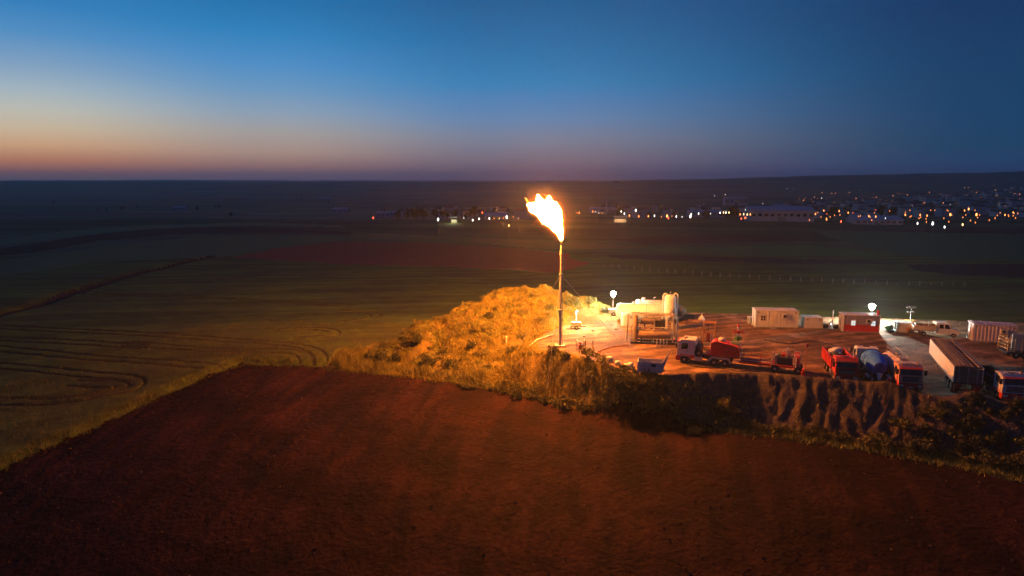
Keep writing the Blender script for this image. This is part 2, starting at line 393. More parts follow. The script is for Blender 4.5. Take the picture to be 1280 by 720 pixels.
def field_mat(name, c1, c2, scale, bump=0.05, bscale=6, stretch=None, c3=None, s3=0.03, furrow=None):
    m = mat(name, c1, rough=0.95, scale=scale, col2=c2, bump=bump, bscale=bscale, stretch=stretch, spec=0.1, detail=9)
    nt = m.node_tree; b = nt.nodes['Principled BSDF']; base = b.inputs['Base Color'].links[0].from_socket
    t = nt.nodes.new('ShaderNodeTexCoord')
    if c3:
        n = nt.nodes.new('ShaderNodeTexNoise'); n.inputs['Scale'].default_value = s3; n.inputs['Detail'].default_value = 8; n.inputs['Roughness'].default_value = 0.7
        nt.links.new(t.outputs['Object'], n.inputs['Vector'])
        cr = nt.nodes.new('ShaderNodeValToRGB'); cr.color_ramp.elements[0].position = 0.42; cr.color_ramp.elements[1].position = 0.66
        nt.links.new(n.outputs[0], cr.inputs[0])
        mx = nt.nodes.new('ShaderNodeMixRGB'); nt.links.new(cr.outputs[0], mx.inputs[0]); nt.links.new(base, mx.inputs[1]); mx.inputs[2].default_value = (*c3, 1)
        nt.links.new(mx.outputs[0], b.inputs['Base Color']); base = mx.outputs[0]
    if furrow:
        mp = nt.nodes.new('ShaderNodeMapping'); mp.inputs['Rotation'].default_value = (0, 0, furrow[1]); nt.links.new(t.outputs['Object'], mp.inputs[0])
        w = nt.nodes.new('ShaderNodeTexWave'); w.inputs['Scale'].default_value = furrow[0]; w.inputs['Distortion'].default_value = 2.5; w.inputs['Detail'].default_value = 3; w.inputs['Detail Scale'].default_value = 0.6
        nt.links.new(mp.outputs[0], w.inputs[0])
        mx = nt.nodes.new('ShaderNodeMixRGB'); mx.blend_type = 'MULTIPLY'; mx.inputs[0].default_value = furrow[2]
        nt.links.new(base, mx.inputs[1]); nt.links.new(w.outputs[0], mx.inputs[2]); nt.links.new(mx.outputs[0], b.inputs['Base Color'])
    return m
# far land: fields of many sizes told apart by colour only
def land_mat():
    m = field_mat('open_land', (0.06, 0.072, 0.024), (0.12, 0.12, 0.04), 0.35, bump=0.08, bscale=2.0, c3=(0.06, 0.045, 0.02), s3=0.02)
    nt = m.node_tree; b = nt.nodes['Principled BSDF']; base = b.inputs['Base Color'].links[0].from_socket
    t = nt.nodes.new('ShaderNodeTexCoord'); mp = nt.nodes.new('ShaderNodeMapping'); mp.inputs['Scale'].default_value = (0.0035, 0.009, 0); mp.inputs['Rotation'].default_value = (0, 0, 0.2)
    nt.links.new(t.outputs['Object'], mp.inputs[0])
    v = nt.nodes.new('ShaderNodeTexVoronoi'); v.inputs['Scale'].default_value = 1.0; nt.links.new(mp.outputs[0], v.inputs['Vector'])
    s = nt.nodes.new('ShaderNodeSeparateColor'); nt.links.new(v.outputs['Color'], s.inputs[0])
    cr = nt.nodes.new('ShaderNodeValToRGB'); cr.color_ramp.interpolation = 'CONSTANT'
    for i, (p, c) in enumerate([(0, (0.07, 0.11, 0.04)), (0.25, (0.13, 0.14, 0.05)), (0.45, (0.035, 0.045, 0.02)), (0.6, (0.10, 0.05, 0.032)), (0.75, (0.08, 0.12, 0.035)), (0.9, (0.17, 0.15, 0.08))]):
        e = cr.color_ramp.elements[i] if i < 2 else cr.color_ramp.elements.new(p)
        e.position = p; e.color = (*c, 1)
    nt.links.new(s.outputs[0], cr.inputs[0])
    mx = nt.nodes.new('ShaderNodeMixRGB'); mx.inputs[0].default_value = 0.65; nt.links.new(base, mx.inputs[1]); nt.links.new(cr.outputs[0], mx.inputs[2]); nt.links.new(mx.outputs[0], b.inputs['Base Color'])
    return m
soil = field_mat('red_plough_soil', (0.016, 0.0043, 0.0032), (0.038, 0.0112, 0.0068), 2.4, bump=0.20, bscale=1.9, c3=(0.018, 0.0045, 0.003), s3=0.10)
def add_streaks(m, sx, sy, rot, amt, scale=1.0, lo=0.38, hi=0.62):     # long irregular tillage passes, a colour of the soil itself
    nt = m.node_tree; b = nt.nodes['Principled BSDF']; base = b.inputs['Base Color'].links[0].from_socket
    t = nt.nodes.new('ShaderNodeTexCoord'); mp = nt.nodes.new('ShaderNodeMapping'); mp.inputs['Rotation'].default_value = (0, 0, rot); nt.links.new(t.outputs['Object'], mp.inputs[0])
    m2 = nt.nodes.new('ShaderNodeMapping'); m2.inputs['Scale'].default_value = (sx, sy, 1); nt.links.new(mp.outputs[0], m2.inputs[0])
    n = nt.nodes.new('ShaderNodeTexNoise'); n.inputs['Scale'].default_value = scale; n.inputs['Detail'].default_value = 6; nt.links.new(m2.outputs[0], n.inputs['Vector'])
    r = nt.nodes.new('ShaderNodeMapRange'); r.inputs[1].default_value = lo; r.inputs[2].default_value = hi; r.inputs[3].default_value = 1-amt; r.inputs[4].default_value = 1+amt*0.6; nt.links.new(n.outputs[0], r.inputs[0])
    mx = nt.nodes.new('ShaderNodeVectorMath'); mx.operation = 'SCALE'; nt.links.new(base, mx.inputs[0]); nt.links.new(r.outputs[0], mx.inputs[3]); nt.links.new(mx.outputs[0], b.inputs['Base Color'])
add_streaks(soil, 0.55, 0.02, 0.20, 0.45); add_streaks(soil, 0.06, 0.05, 0.0, 0.4)
TM = {
 'ground': land_mat(), 'ploughed_field': soil,
 'wheat_field': field_mat('green_wheat', (0.088, 0.118, 0.014), (0.155, 0.185, 0.025), 1.2, bump=0.10, bscale=9, stretch=(0.25, 1.3, 1, -0.12), c3=(0.075, 0.075, 0.022), s3=0.035),
 'yard': field_mat('yard_earth', (0.25, 0.128, 0.066), (0.38, 0.205, 0.11), 0.9, bump=0.05, bscale=5, c3=(0.22, 0.12, 0.065), s3=0.16, furrow=(0.12, 1.25, 0.25)),
 'embankment': field_mat('bank_earth', (0.065, 0.046, 0.036), (0.13, 0.098, 0.078), 1.6, bump=0.12, bscale=5, c3=(0.085, 0.06, 0.03), s3=0.4),
 'grass_mound': field_mat('mound_earth', (0.10, 0.066, 0.016), (0.18, 0.12, 0.03), 1.4, bump=0.12, bscale=6, c3=(0.14, 0.11, 0.03), s3=0.35),
 'wheel_track': field_mat('track_soil', (0.06, 0.05, 0.016), (0.09, 0.072, 0.024), 2, bump=0.05),
 'farm_track': field_mat('farm_track_soil', (0.05, 0.03, 0.018), (0.075, 0.05, 0.03), 1.2, bump=0.06),
 'red_field': field_mat('far_red_soil', (0.26, 0.036, 0.02), (0.36, 0.06, 0.032), 0.4, bump=0.1, bscale=1.5),
 'fallow_field': field_mat('fallow_soil', (0.022, 0.013, 0.009), (0.034, 0.02, 0.014), 0.3),
 'meadow_strip': field_mat('meadow', (0.13, 0.16, 0.06), (0.18, 0.20, 0.08), 0.3),
 'oat_field': field_mat('oats', (0.12, 0.135, 0.04), (0.17, 0.175, 0.055), 0.4, stretch=(0.2, 1.2, 1, -0.1)),
 'rye_field': field_mat('rye', (0.12, 0.125, 0.035), (0.17, 0.16, 0.05), 0.4, stretch=(0.2, 1.2, 1, -0.1)),
 'bare_field': field_mat('bare_soil', (0.04, 0.022, 0.014), (0.06, 0.034, 0.022), 0.3),
 'green_field': field_mat('fresh_green', (0.08, 0.15, 0.03), (0.12, 0.20, 0.045), 0.3),
 'stubble_field': field_mat('stubble', (0.035, 0.025, 0.014), (0.05, 0.036, 0.02), 0.3),
 'dark_field': field_mat('dark_soil', (0.035, 0.018, 0.013), (0.05, 0.028, 0.02), 0.3),
 'clover_field': field_mat('clover', (0.07, 0.12, 0.04), (0.10, 0.15, 0.05), 0.3),
}
add_streaks(TM['yard'], 0.08, 0.9, -0.35, 0.35); add_streaks(TM['yard'], 0.25, 0.25, 0, 0.35, 1.0, 0.5, 0.6); add_streaks(TM['wheat_field'], 0.015, 0.25, -0.12, 0.3); add_streaks(TM['ground'], 0.004, 0.03, 0.1, 0.45)
for ci, nm in enumerate(names):
    q = Q[QC == ci]
    if not len(q): continue
    uq, inv = np.unique(q.reshape(-1), return_inverse=True)
    me = bpy.data.meshes.new(nm); me.vertices.add(len(uq)); me.vertices.foreach_set('co', P3[uq].astype(np.float32).ravel())
    me.loops.add(len(q)*4); me.loops.foreach_set('vertex_index', inv.reshape(-1).astype(np.int32))
    me.polygons.add(len(q)); me.polygons.foreach_set('loop_start', np.arange(0, len(q)*4, 4, dtype=np.int32))
    me.polygons.foreach_set('use_smooth', np.ones(len(q), bool)); me.update(calc_edges=True)
    me.materials.append(TM[nm]); me.flip_normals() if me.polygons[0].normal.z < 0 else None
    o = bpy.data.objects.new(nm, me); COL.objects.link(o); o['kind'] = 'structure'
LAB = {'ground': 'dark open farmland running out to the hills at dusk', 'ploughed_field': 'bare red ploughed field in the foreground', 'wheat_field': 'standing green wheat left of the flare', 'yard': 'bare earth yard of the gas site', 'embankment': 'eroded earth bank below the truck yard', 'grass_mound': 'grassy mound lit orange beside the flare', 'wheel_track': 'curving tractor wheel tracks through the wheat', 'farm_track': 'dark ditch track crossing the fields at left', 'red_field': 'red bare field beyond the wheat'}
for k, l in LAB.items():
    if k in bpy.data.objects: bpy.data.objects[k]['label'] = l

def gz(x, y): return float(height(np.array([x]), np.array([y]))[0])

# ------------------------------------------------------------------ haze over the valley
hz = MB().box(-7600, 7600, -300, 7500, -60, 100).build('haze', None)
hz.data.materials.clear()
hm = bpy.data.materials.new('dusk_haze'); hm.use_nodes = True; nt = hm.node_tree; nt.nodes.clear()
ho = nt.nodes.new('ShaderNodeOutputMaterial'); hv = nt.nodes.new('ShaderNodeVolumePrincipled')
hv.inputs['Color'].default_value = (0.93, 0.96, 1.0, 1); hv.inputs['Density'].default_value = 0.00013; hv.inputs['Anisotropy'].default_value = 0.45
nt.links.new(hv.outputs[0], ho.inputs['Volume']); hz.data.materials.append(hm); hz['kind'] = 'stuff'; hz['label'] = 'thin blue evening haze over the whole valley'


# ------------------------------------------------------------------ shared materials
WHITE = mat('white_paint', (0.62, 0.60, 0.56), 0.5, 0.12, 2.5, bump=0.004)
OFFW = mat('weathered_white_steel', (0.50, 0.47, 0.42), 0.55, 0.22, 2.0, bump=0.005)
CREAM = mat('cream_steel', (0.50, 0.42, 0.31), 0.55, 0.2, 2.0)
GREY = mat('grey_steel', (0.22, 0.22, 0.22), 0.5, 0.25, 3)
DARK = mat('dark_steel', (0.035, 0.034, 0.034), 0.6, 0.3, 3)
RED = mat('red_paint', (0.50, 0.016, 0.016), 0.42, 0.2, 2.5)
DRED = mat('dark_red_paint', (0.22, 0.016, 0.014), 0.5, 0.25, 2.5)
ORANGE = mat('orange_paint', (0.50, 0.20, 0.05), 0.5, 0.2, 2.5)
TAN = mat('tan_insulation', (0.42, 0.29, 0.16), 0.6, 0.2, 2.0)
BLUE = mat('blue_paint', (0.02, 0.17, 0.68), 0.4, 0.15, 2.5)
DBLUE = mat('dark_blue_paint', (0.015, 0.06, 0.24), 0.45, 0.15, 2.5)
YELLOW = mat('yellow_paint', (0.50, 0.30, 0.03), 0.5, 0.2, 2.5)
GREENP = mat('green_paint', (0.08, 0.20, 0.06), 0.5, 0.2, 2.5)
TYRE = mat('tyre_rubber', (0.022, 0.021, 0.02), 0.85, 0.2, 6)
RIM = mat('wheel_steel', (0.26, 0.25, 0.24), 0.45, 0.2, 6)
GALV = mat('galvanised_steel', (0.42, 0.42, 0.42), 0.4, 0.15, 4, metal=0.3)
RUST = mat('rusty_pipe', (0.28, 0.10, 0.05), 0.7, 0.3, 5)
WOOD = mat('worn_timber', (0.24, 0.17, 0.11), 0.8, 0.3, 4, stretch=(0.4, 3, 3))
CONC = mat('pale_concrete', (0.42, 0.38, 0.33), 0.85, 0.2, 3, bump=0.01)
LAMPGLASS = mat('lamp_lens', (0.55, 0.5, 0.42), 0.2, 0.05, 3)
REDLENS = mat('red_lens', (0.35, 0.01, 0.01), 0.2, 0.05, 3)
GL = glass()
for m_ in (WHITE, OFFW, CREAM, TAN, ORANGE, YELLOW): dusty(m_, 0.45)
for m_ in (RED, DRED, BLUE, DBLUE): dusty(m_, 0.18)
AMBER = mat('amber_lens', (0.5, 0.2, 0.02), 0.2, 0.05, 3)

# ------------------------------------------------------------------ flare stack
SX, SY, _ = gp(700, 433); FT = zat(700, 301, SY)
st = thing('flare_stack', 'tall thin guyed flare stack carrying the big flame', 'flare stack', (SX, SY, gz(SX, SY)-0.05))
MB().box(-0.7, 0.7, -0.7, 0.7, 0, 0.28).build('base_block', CONC, st)
MB().tube([(0, 0, 0.25), (0, 0, 5.2)], 0.21, 14).build('lower_pipe', OFFW, st, True)
MB().tube([(0, 0, 5.2), (0, 0, 10.2)], 0.16, 14).build('middle_pipe', OFFW, st, True)
MB().tube([(0, 0, 10.2), (0, 0, FT-0.5)], 0.12, 14).build('upper_pipe', OFFW, st, True)
for z, r in ((5.2, 0.36), (10.2, 0.30), (13.0, 0.24)):
    MB().lathe((0, 0, z-0.1), (0, 0, 1), [(0, r*0.7), (0.02, r), (0.18, r), (0.2, r*0.7)], 14).build('flange', GREY, st, True)
MB().lathe((0, 0, FT-0.55), (0, 0, 1), [(0, 0.13), (0.15, 0.2), (0.6, 0.24), (0.75, 0.2)], 14).build('burner_tip', DARK, st, True)
pl = MB().tube([(0.32, 0, 0.3), (0.32, 0, FT-1.2), (0.22, 0, FT-0.4)], 0.035, 6).build('pilot_line', GREY, st)
for z in np.arange(1.5, FT-1, 1.6): MB().box(0.1, 0.36, -0.03, 0.03, z, z+0.06).build('bracket', GREY, st)
for a in (15, 135, 255):
    e = (9.0*cos(R(a)), 9.0*sin(R(a)))
    MB().cyl((0, 0, 10.2), (e[0], e[1], gz(SX+e[0], SY+e[1])-gz(SX, SY)+0.1), 0.018, 5).build('guy_wire', GALV, st)

# flame: a ragged bright core, thin tongues, fading edges and added shells imitating a glow
FL = [(SX+a_, FT+b_, c_) for a_, b_, c_ in [(0, 0.1, 0.15), (-0.2, 0.8, 0.36), (-0.45, 1.65, 0.64), (-0.75, 2.6, 0.95), (-1.1, 3.5, 1.22), (-1.6, 4.3, 1.36), (-2.4, 4.95, 1.12), (-3.4, 5.15, 0.72), (-4.4, 4.95, 0.25)]]
def flame_tube(path, grow, jag, seed, sub=5, n=26, flat=0.85, y=SY):
    pts = spline([p for p in path], sub); A = np.array(pts); m = len(A)
    T = np.gradient(A[:, :2], axis=0); T /= np.linalg.norm(T, axis=1)[:, None]+1e-9
    vs = []; fs = []
    th = np.arange(n)*2*pi/n
    for i in range(m):
        nx, nz = -T[i, 1], T[i, 0]; s = i/(m-1)
        nz1 = fbm(np.cos(th)*1.5+seed, np.sin(th)*1.5+s*5.0-seed, 3)+0.55*fbm(np.cos(th)*4.2+seed*2, np.sin(th)*4.2+s*15.0-seed, 4)
        rad = A[i, 2]*(1+nz1*jag*(0.3+1.1*s))+grow*(0.35+0.65*min(1, s*2.5))
        for k in range(n):
            r = max(0.03, rad[k]); c, d = cos(th[k])*r, sin(th[k])*r*flat
            vs.append((A[i, 0]+nx*c, y+d, A[i, 1]+nz*c))
    for i in range(m-1):
        for k in range(n): fs.append((i*n+k, i*n+(k+1) % n, (i+1)*n+(k+1) % n, (i+1)*n+k))
    fs.append(tuple(range(n-1, -1, -1))); fs.append(tuple((m-1)*n+k for k in range(n)))
    return MB().add(vs, fs)
fl = thing('flare_flame', 'large ragged white-orange gas flame blowing left from the stack tip', 'flame')
FCORE = emit('flame_core', (1.0, 0.285, 0.028), FLAME_POWER)
FTONG = emit('flame_tongue', (1.0, 0.27, 0.03), 2.6, sample=False)
STEM = [(0, 0.1, 0.14), (-0.12, 0.7, 0.30), (-0.32, 1.4, 0.50)]
STR = [STEM+[(-0.75, 2.4, 0.72), (-1.15, 3.3, 0.80), (-1.5, 4.2, 0.66), (-1.65, 5.1, 0.42), (-1.75, 6.1, 0.05)],
       STEM+[(-0.9, 2.4, 0.62), (-1.6, 3.4, 0.76), (-2.35, 4.3, 0.70), (-2.95, 5.2, 0.46), (-3.2, 6.25, 0.05)],
       STEM+[(-0.9, 2.3, 0.55), (-1.7, 3.3, 0.66), (-2.8, 4.2, 0.62), (-3.8, 4.7, 0.42), (-4.65, 5.0, 0.06)],
       [(-0.5, 1.6, 0.35), (-1.0, 2.3, 0.5), (-1.7, 3.0, 0.42), (-2.4, 3.6, 0.26), (-2.95, 3.75, 0.04)],
       [(-0.2, 1.3, 0.32), (-0.4, 2.3, 0.58), (-0.6, 3.2, 0.62), (-0.75, 4.1, 0.42), (-0.85, 5.3, 0.05)],
       [(-2.4, 3.8, 0.3), (-3.2, 4.2, 0.36), (-3.9, 4.2, 0.26), (-4.45, 4.35, 0.04)]]
STR = [[(SX+x_, FT+z_, r_*0.86) for x_, z_, r_ in s_] for s_ in STR]
gf = np.random.default_rng(4)
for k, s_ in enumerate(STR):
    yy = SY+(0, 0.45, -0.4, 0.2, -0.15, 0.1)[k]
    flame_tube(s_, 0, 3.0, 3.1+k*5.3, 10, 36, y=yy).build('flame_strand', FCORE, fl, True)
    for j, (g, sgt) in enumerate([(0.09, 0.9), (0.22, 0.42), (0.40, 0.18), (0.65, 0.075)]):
        flame_tube(s_, g, 3.0-0.35*j, 3.1+k*5.3+j*0.02, 8, 28, y=yy).build('flame_edge_glow', emit('flame_edge_%d' % j, (1.0, 0.22, 0.018), sgt, sample=False, add=True), fl, True)  # soft flame edge, widened by faint emissive shells to imitate its glow
for k in range(26):
    spn = spline(STR[k % 6], 6)
    i = int(gf.uniform(0.45, 0.98)*(len(spn)-1)); cx, cz, cr_ = spn[i]
    ang = gf.uniform(0.3, 3.7); dx, dz = cos(ang), sin(ang); r = gf.uniform(0.06, 0.15); ln = gf.uniform(0.3, 0.9)
    bx_, bz_ = cx+dx*cr_*0.9, cz+dz*cr_*0.9; fx_, fz_ = dx*0.5-0.45, dz*0.5+0.35
    pth = [(bx_, bz_, r*0.6), (bx_+fx_*ln*0.45, bz_+fz_*ln*0.45, r), (bx_+fx_*ln*0.8+gf.normal(0, 0.08), bz_+fz_*ln*0.8, r*0.5), (bx_+fx_*ln*1.1, bz_+fz_*ln*1.1+gf.normal(0, 0.08), 0.02)]
    flame_tube(pth, 0, 1.4, k*7.7+1, 5, 12, y=SY+gf.normal(0, 0.4)).build('flame_wisp', FTONG, fl, True)
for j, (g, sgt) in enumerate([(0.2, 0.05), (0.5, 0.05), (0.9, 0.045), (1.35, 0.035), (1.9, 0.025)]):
    flame_tube(FL, g, 0.5, 3.1+j*0.04, 8, 36).build('glow_shell', emit('glow_shell_%d' % j, (1.0, 0.2, 0.015), sgt, sample=False, add=True), fl, True)  # added faint emissive shells imitating a glare halo round the flame

# ------------------------------------------------------------------ lighting masts
def wheel_mesh(r=0.5, w=0.3):
    t = MB().lathe((0, -w/2, 0), (0, 1, 0), [(0, r*0.62), (0.01, r*0.93), (0.06, r), (w-0.06, r), (w-0.01, r*0.93), (w, r*0.62)], 20).mesh('wheel', TYRE, True)
    q = MB().lathe((0, -w/2-0.012, 0), (0, 1, 0), [(0, r*0.2), (0.005, r*0.3), (0.05, r*0.55), (0.008, r*0.6), (w+0.016, r*0.6), (w-0.026, r*0.55), (w+0.019, r*0.3), (w+0.024, r*0.2)], 18).mesh('rim', RIM, True)
    return t, q
W_BIG = wheel_mesh(0.5, 0.32); W_SMALL = wheel_mesh(0.34, 0.2)
def wheel(parent, x, y, r=0.5, W=None, name='wheel'):
    W = W or W_BIG; o = link_mesh(name, W[0], parent, (x, y, r)); link_mesh('rim', W[1], o); return o
def light_mast(label, u, v, vtop, lit, power=0, col=(1, 1, 1), tiers=1, aim=(0, -1, -0.5), trailer=True, strength=60, yoff=0.0, head=1.0, group='lighting masts round the yard'):
    x, y, z = gp(u, v); y += yoff; x = x*(y/(y-yoff)); top = zat(u, vtop, y)-gz(x, y)
    t = thing('light_mast', label, 'light mast', (x, y, gz(x, y)-0.02), 0, group)
    if trailer:
        MB().box(-0.7, 0.7, -0.45, 0.45, 0.42, 1.15).build('generator_box', YELLOW if not lit else GREY, t, bevel=0.05)
        MB().box(-1.0, 1.6, -0.06, 0.06, 0.3, 0.42).build('drawbar', DARK, t)
        for s in (-1, 1): wheel(t, 0, s*0.6, 0.34, W_SMALL)
        for s in (-1, 1):
            for q in (-0.85, 0.85): MB().cyl((q, s*0.35, 0.36), (q*1.15, s*0.9, 0.0), 0.03, 6).build('outrigger', DARK, t)
    MB().tube([(0, 0, 0.0 if not trailer else 0.4), (0, 0, top*0.55)], 0.07, 8).build('lower_mast', GALV, t)
    MB().tube([(0, 0, top*0.55), (0, 0, top)], 0.045, 8).build('upper_mast', GALV, t)
    L = emit('lamp_%s' % label[:18], col, strength) if lit else LAMPGLASS
    a = Vector(aim).normalized(); yaw = atan2(a.y, a.x)
    sx, sy = -sin(yaw), cos(yaw)
    spots = [(q, k) for k in range(tiers) for q in ((-0.62, -0.2, 0.2, 0.62) if k == 0 else (-0.4, 0.4))]
    if not lit:
        for k in range(tiers): MB().cyl((-sx*0.7, -sy*0.7, top-k*0.75), (sx*0.7, sy*0.7, top-k*0.75), 0.035, 6).build('crossbar', GALV, t)
        lay = [(q, -k*0.75+0.12) for q, k in spots]
    elif head >= 1: lay = []
    else: lay = [(-0.2, 0), (0.2, 0)]
    if lit and head >= 1:
        MB().lathe((0, 0, top-0.56), (0, 0, 1), [(0.10, 0.1), (0.13, 0.2)]+[(0.56-0.4*cos(c), 0.4*sin(c)) for c in np.linspace(0.6, 2.9, 14)], 24).build('lamp_globe', L, t, True)
        MB().lathe((0, 0, top-0.75), (0, 0, 1), [(0, 0.06), (0.02, 0.16), (0.18, 0.2), (0.2, 0.1)], 14).build('lamp_collar', GREY, t, True); power = 0
    elif lit: MB().tube([(-a.x*0.22+0.5*head*sx*cos(c), -a.y*0.22+0.5*head*sy*cos(c), top+0.5*head*sin(c)) for c in np.linspace(0, 2*pi, 19)] if head >= 1 else [(-sx*0.35, -sy*0.35, top), (sx*0.35, sy*0.35, top)], 0.03, 6, False).build('lamp_frame', GALV, t)
    hs = 0.95*head if head >= 1 else 0.9
    for (q, dz_) in lay:
        h = bpy.data.objects.new('lamp_head', None); COL.objects.link(h); h.parent = t; h.location = (sx*q, sy*q, top+dz_)
        h.rotation_euler = a.to_track_quat('X', 'Z').to_euler()
        MB().lathe((-0.2, 0, 0), (1, 0, 0), [(0, 0.05), (0.02, 0.12*hs), (0.16, 0.2*hs), (0.26, 0.21*hs)], 16).build('housing', DARK, h, True)
        MB().lathe((0.055, 0, 0), (1, 0, 0), [(0, 0.19*hs), (0.03, 0.18*hs), (0.06, 0.1*hs), (0.07, 0.02)], 16).build('lens', L, h, True)
    if power:
        lamp_light('lamp_light', t, (a.x*0.6, a.y*0.6, top), power, col, 0.3, 'POINT' if head < 1 else 'SPOT', a, 168)
    return t
light_mast('lit white floodlight mast left of the white horizontal tank', 766, 394, 367, True, MAST_A, (1.0, 0.95, 0.82), aim=(0.15, -1, -0.30), strength=MAST_A, head=1.25, tiers=1)
light_mast('small lit yellowish floodlight mast near foot of the flare stack', 720, 411, 389, True, MAST_B, (1.0, 0.80, 0.36), aim=(0.9, -0.45, -0.7), strength=80, head=0.9, tiers=1)
light_mast('lit cool white floodlight mast behind the red and grey cabin', 1088, 406, 383, True, MAST_C, (0.88, 1.0, 0.92), aim=(0.1, -1, -0.30), strength=MAST_C, yoff=2.0, head=1.25, tiers=1)
light_mast('unlit two-tier floodlight mast beside the pale low container', 1137, 409, 385, False, tiers=2, aim=(0.1, -1, -0.2), head=1.0)

# ------------------------------------------------------------------ process plant
def htank(name, label, p, q, r, zc, m, cat='tank', saddles=3, group=None, manway=True):
    p = Vector((p[0], p[1], 0)); q = Vector((q[0], q[1], 0)); L = (q-p).length; d = (q-p)/L
    t = thing(name, label, cat, (p.x, p.y, gz(p.x, p.y)), atan2(d.y, d.x), group)
    MB().lathe((0, 0, zc), (1, 0, 0), [(0, 0.05), (0.06, r*0.45), (0.2, r*0.8), (0.42, r*0.96), (0.65, r), (L-0.65, r), (L-0.42, r*0.96), (L-0.2, r*0.8), (L-0.06, r*0.45), (L, 0.05)], 28).build('shell', m, t, True)
    for k in range(saddles):
        x = 0.9+(L-1.8)*k/(saddles-1)
        MB().prism([(x-0.12, 0), (x+0.12, 0), (x+0.12, zc-r*0.55), (x-0.12, zc-r*0.55)], -r*0.85, r*0.85).build('saddle', GREY, t)
        MB().tube([(x, r*1.015*cos(a), zc+r*1.015*sin(a)) for a in np.linspace(0, 2*pi, 25)], 0.03, 5, False).build('strap', GREY, t)
    if manway:
        MB().lathe((L*0.3, 0, zc+r-0.1), (0, 0, 1), [(0, 0.3), (0.3, 0.3), (0.3, 0.36), (0.38, 0.36), (0.4, 0.1)], 14).build('manway', m, t, True)
        MB().tube([(L*0.62, 0, zc+r-0.1), (L*0.62, 0, zc+r+0.35), (L*0.62+0.3, 0, zc+r+0.45)], 0.07, 8).build('vent_pipe', GALV, t, True)
    return t
a = gp(768, 401); b = gp(846, 402)
htank('storage_tank', 'long white horizontal tank behind the tan separator skid', (a[0]+0.3, a[1]+0.9), (b[0], b[1]+0.4), 1.3, 1.5, WHITE)
htank('storage_tank', 'second grey-white horizontal tank hidden behind the long white one', (a[0]+4.0, a[1]+4.4), (b[0]-1, b[1]+4.0), 1.2, 1.65, OFFW)
c = gp(846, 402)
htank('dark_tank', 'dark round-ended tank right of the vertical white vessel', (c[0]+0.4, c[1]+5.0), (c[0]+1.0, c[1]+0.6), 0.85, 1.5, mat('dark_blue_steel', (0.05, 0.06, 0.09), 0.45, 0.2, 3), saddles=2, manway=False)
# flat panel roof beside left end of tank: pump enclosure
a2 = gp(780, 407)
pe = thing('pump_enclosure', 'pale box-shaped pump enclosure at left end of the separator skid', 'enclosure', (a2[0]+0.6, a2[1]+0.3, 0.0), 0.05)
MB().box(-0.95, 0.95, -0.7, 0.7, 0.12, 1.95).build('housing', WHITE, pe, bevel=0.04)
MB().box(-1.0, 1.0, -0.75, 0.75, 0.0, 0.12).build('plinth', CONC, pe)
dr = MB().box(-0.75, 0.05, -0.735, -0.70, 0.2, 1.75).build('door', OFFW, pe); MB().box(-0.08, -0.02, -0.77, -0.735, 0.9, 1.1).build('handle', DARK, dr)
MB().box(0.2, 0.75, -0.73, -0.70, 1.2, 1.7).build('louvre', GREY, pe)
# vertical vessel
vx, vy, _ = gp(836.5, 412); vtop = zat(836, 368, vy)
vt = thing('vertical_vessel', 'upright white cylindrical vessel with gooseneck pipes on both sides', 'vessel', (vx, vy, 0))
MB().lathe((0, 0, 1.6), (0, 0, 1), [(0, 0.25), (0.3, 0.7), (0.6, 0.88), (vtop-2.0, 0.88), (vtop-1.75, 0.7), (vtop-1.6, 0.15)], 26).build('shell', WHITE, vt, True)
for k in range(4): MB().cyl((0.72*cos(pi/4+k*pi/2), 0.72*sin(pi/4+k*pi/2), 0), (0.72*cos(pi/4+k*pi/2), 0.72*sin(pi/4+k*pi/2), 2.3), 0.09, 8).build('leg', OFFW, vt)
for z in (2.3, 3.4, 4.5): MB().lathe((0, 0, z), (0, 0, 1), [(0, 0.89), (0.01, 0.92), (0.09, 0.92), (0.1, 0.89)], 26).build('band', OFFW, vt, True)
for s in (-1, 1):
    pts = [(s*1.12, -0.1, 0.2), (s*1.12, -0.1, vtop-0.25)]+[(s*(1.12-0.32*(1-cos(t))), -0.1, vtop-0.25+0.42*sin(t)) for t in np.linspace(0.3, pi*0.85, 6)]
    MB().tube(pts, 0.10, 10).build('gooseneck_pipe', WHITE, vt, True)
MB().tube([(0, 0, vtop-0.2), (0, 0, vtop+0.4)], 0.07, 8).build('vent_pipe', OFFW, vt)
# separator skid
p = gp(792, 429); q = gp(842, 431); L = hypot(q[0]-p[0], q[1]-p[1])
sk = thing('separator_skid', 'tan skid with stacked horizontal separator drums, column and pipework', 'separator', (p[0], p[1]+0.75, 0), atan2(q[1]-p[1], q[0]-p[0]))
MB().box(-0.3, L+0.2, -0.95, -0.75, 0, 0.26).build('skid_beam', DARK, sk); MB().box(-0.3, L+0.2, 0.75, 0.95, 0, 0.26).build('skid_beam', DARK, sk)
for x in np.linspace(-0.1, L, 5): MB().box(x-0.08, x+0.08, -0.75, 0.75, 0.02, 0.22).build('cross_beam', DARK, sk)
def drum(x0, x1, y, z, r, nm):
    l = x1-x0
    d = MB().lathe((x0, y, z), (1, 0, 0), [(0, 0.05), (0.05, r*0.5), (0.18, r*0.85), (0.36, r), (l-0.36, r), (l-0.18, r*0.85), (l-0.05, r*0.5), (l, 0.05)], 24).build(nm, TAN, sk, True)
    for xx in (x0+0.7, x1-0.7): MB().box(xx-0.08, xx+0.08, y-r*0.7, y+r*0.7, 0.24 if z < 2 else z-r-0.5, z-r*0.6).build('saddle', DARK, d)
    return d
drum(0.5, L-0.1, -0.25, 1.35, 0.70, 'lower_drum'); drum(0.9, L-1.5, -0.1, 3.15, 0.45, 'upper_drum')
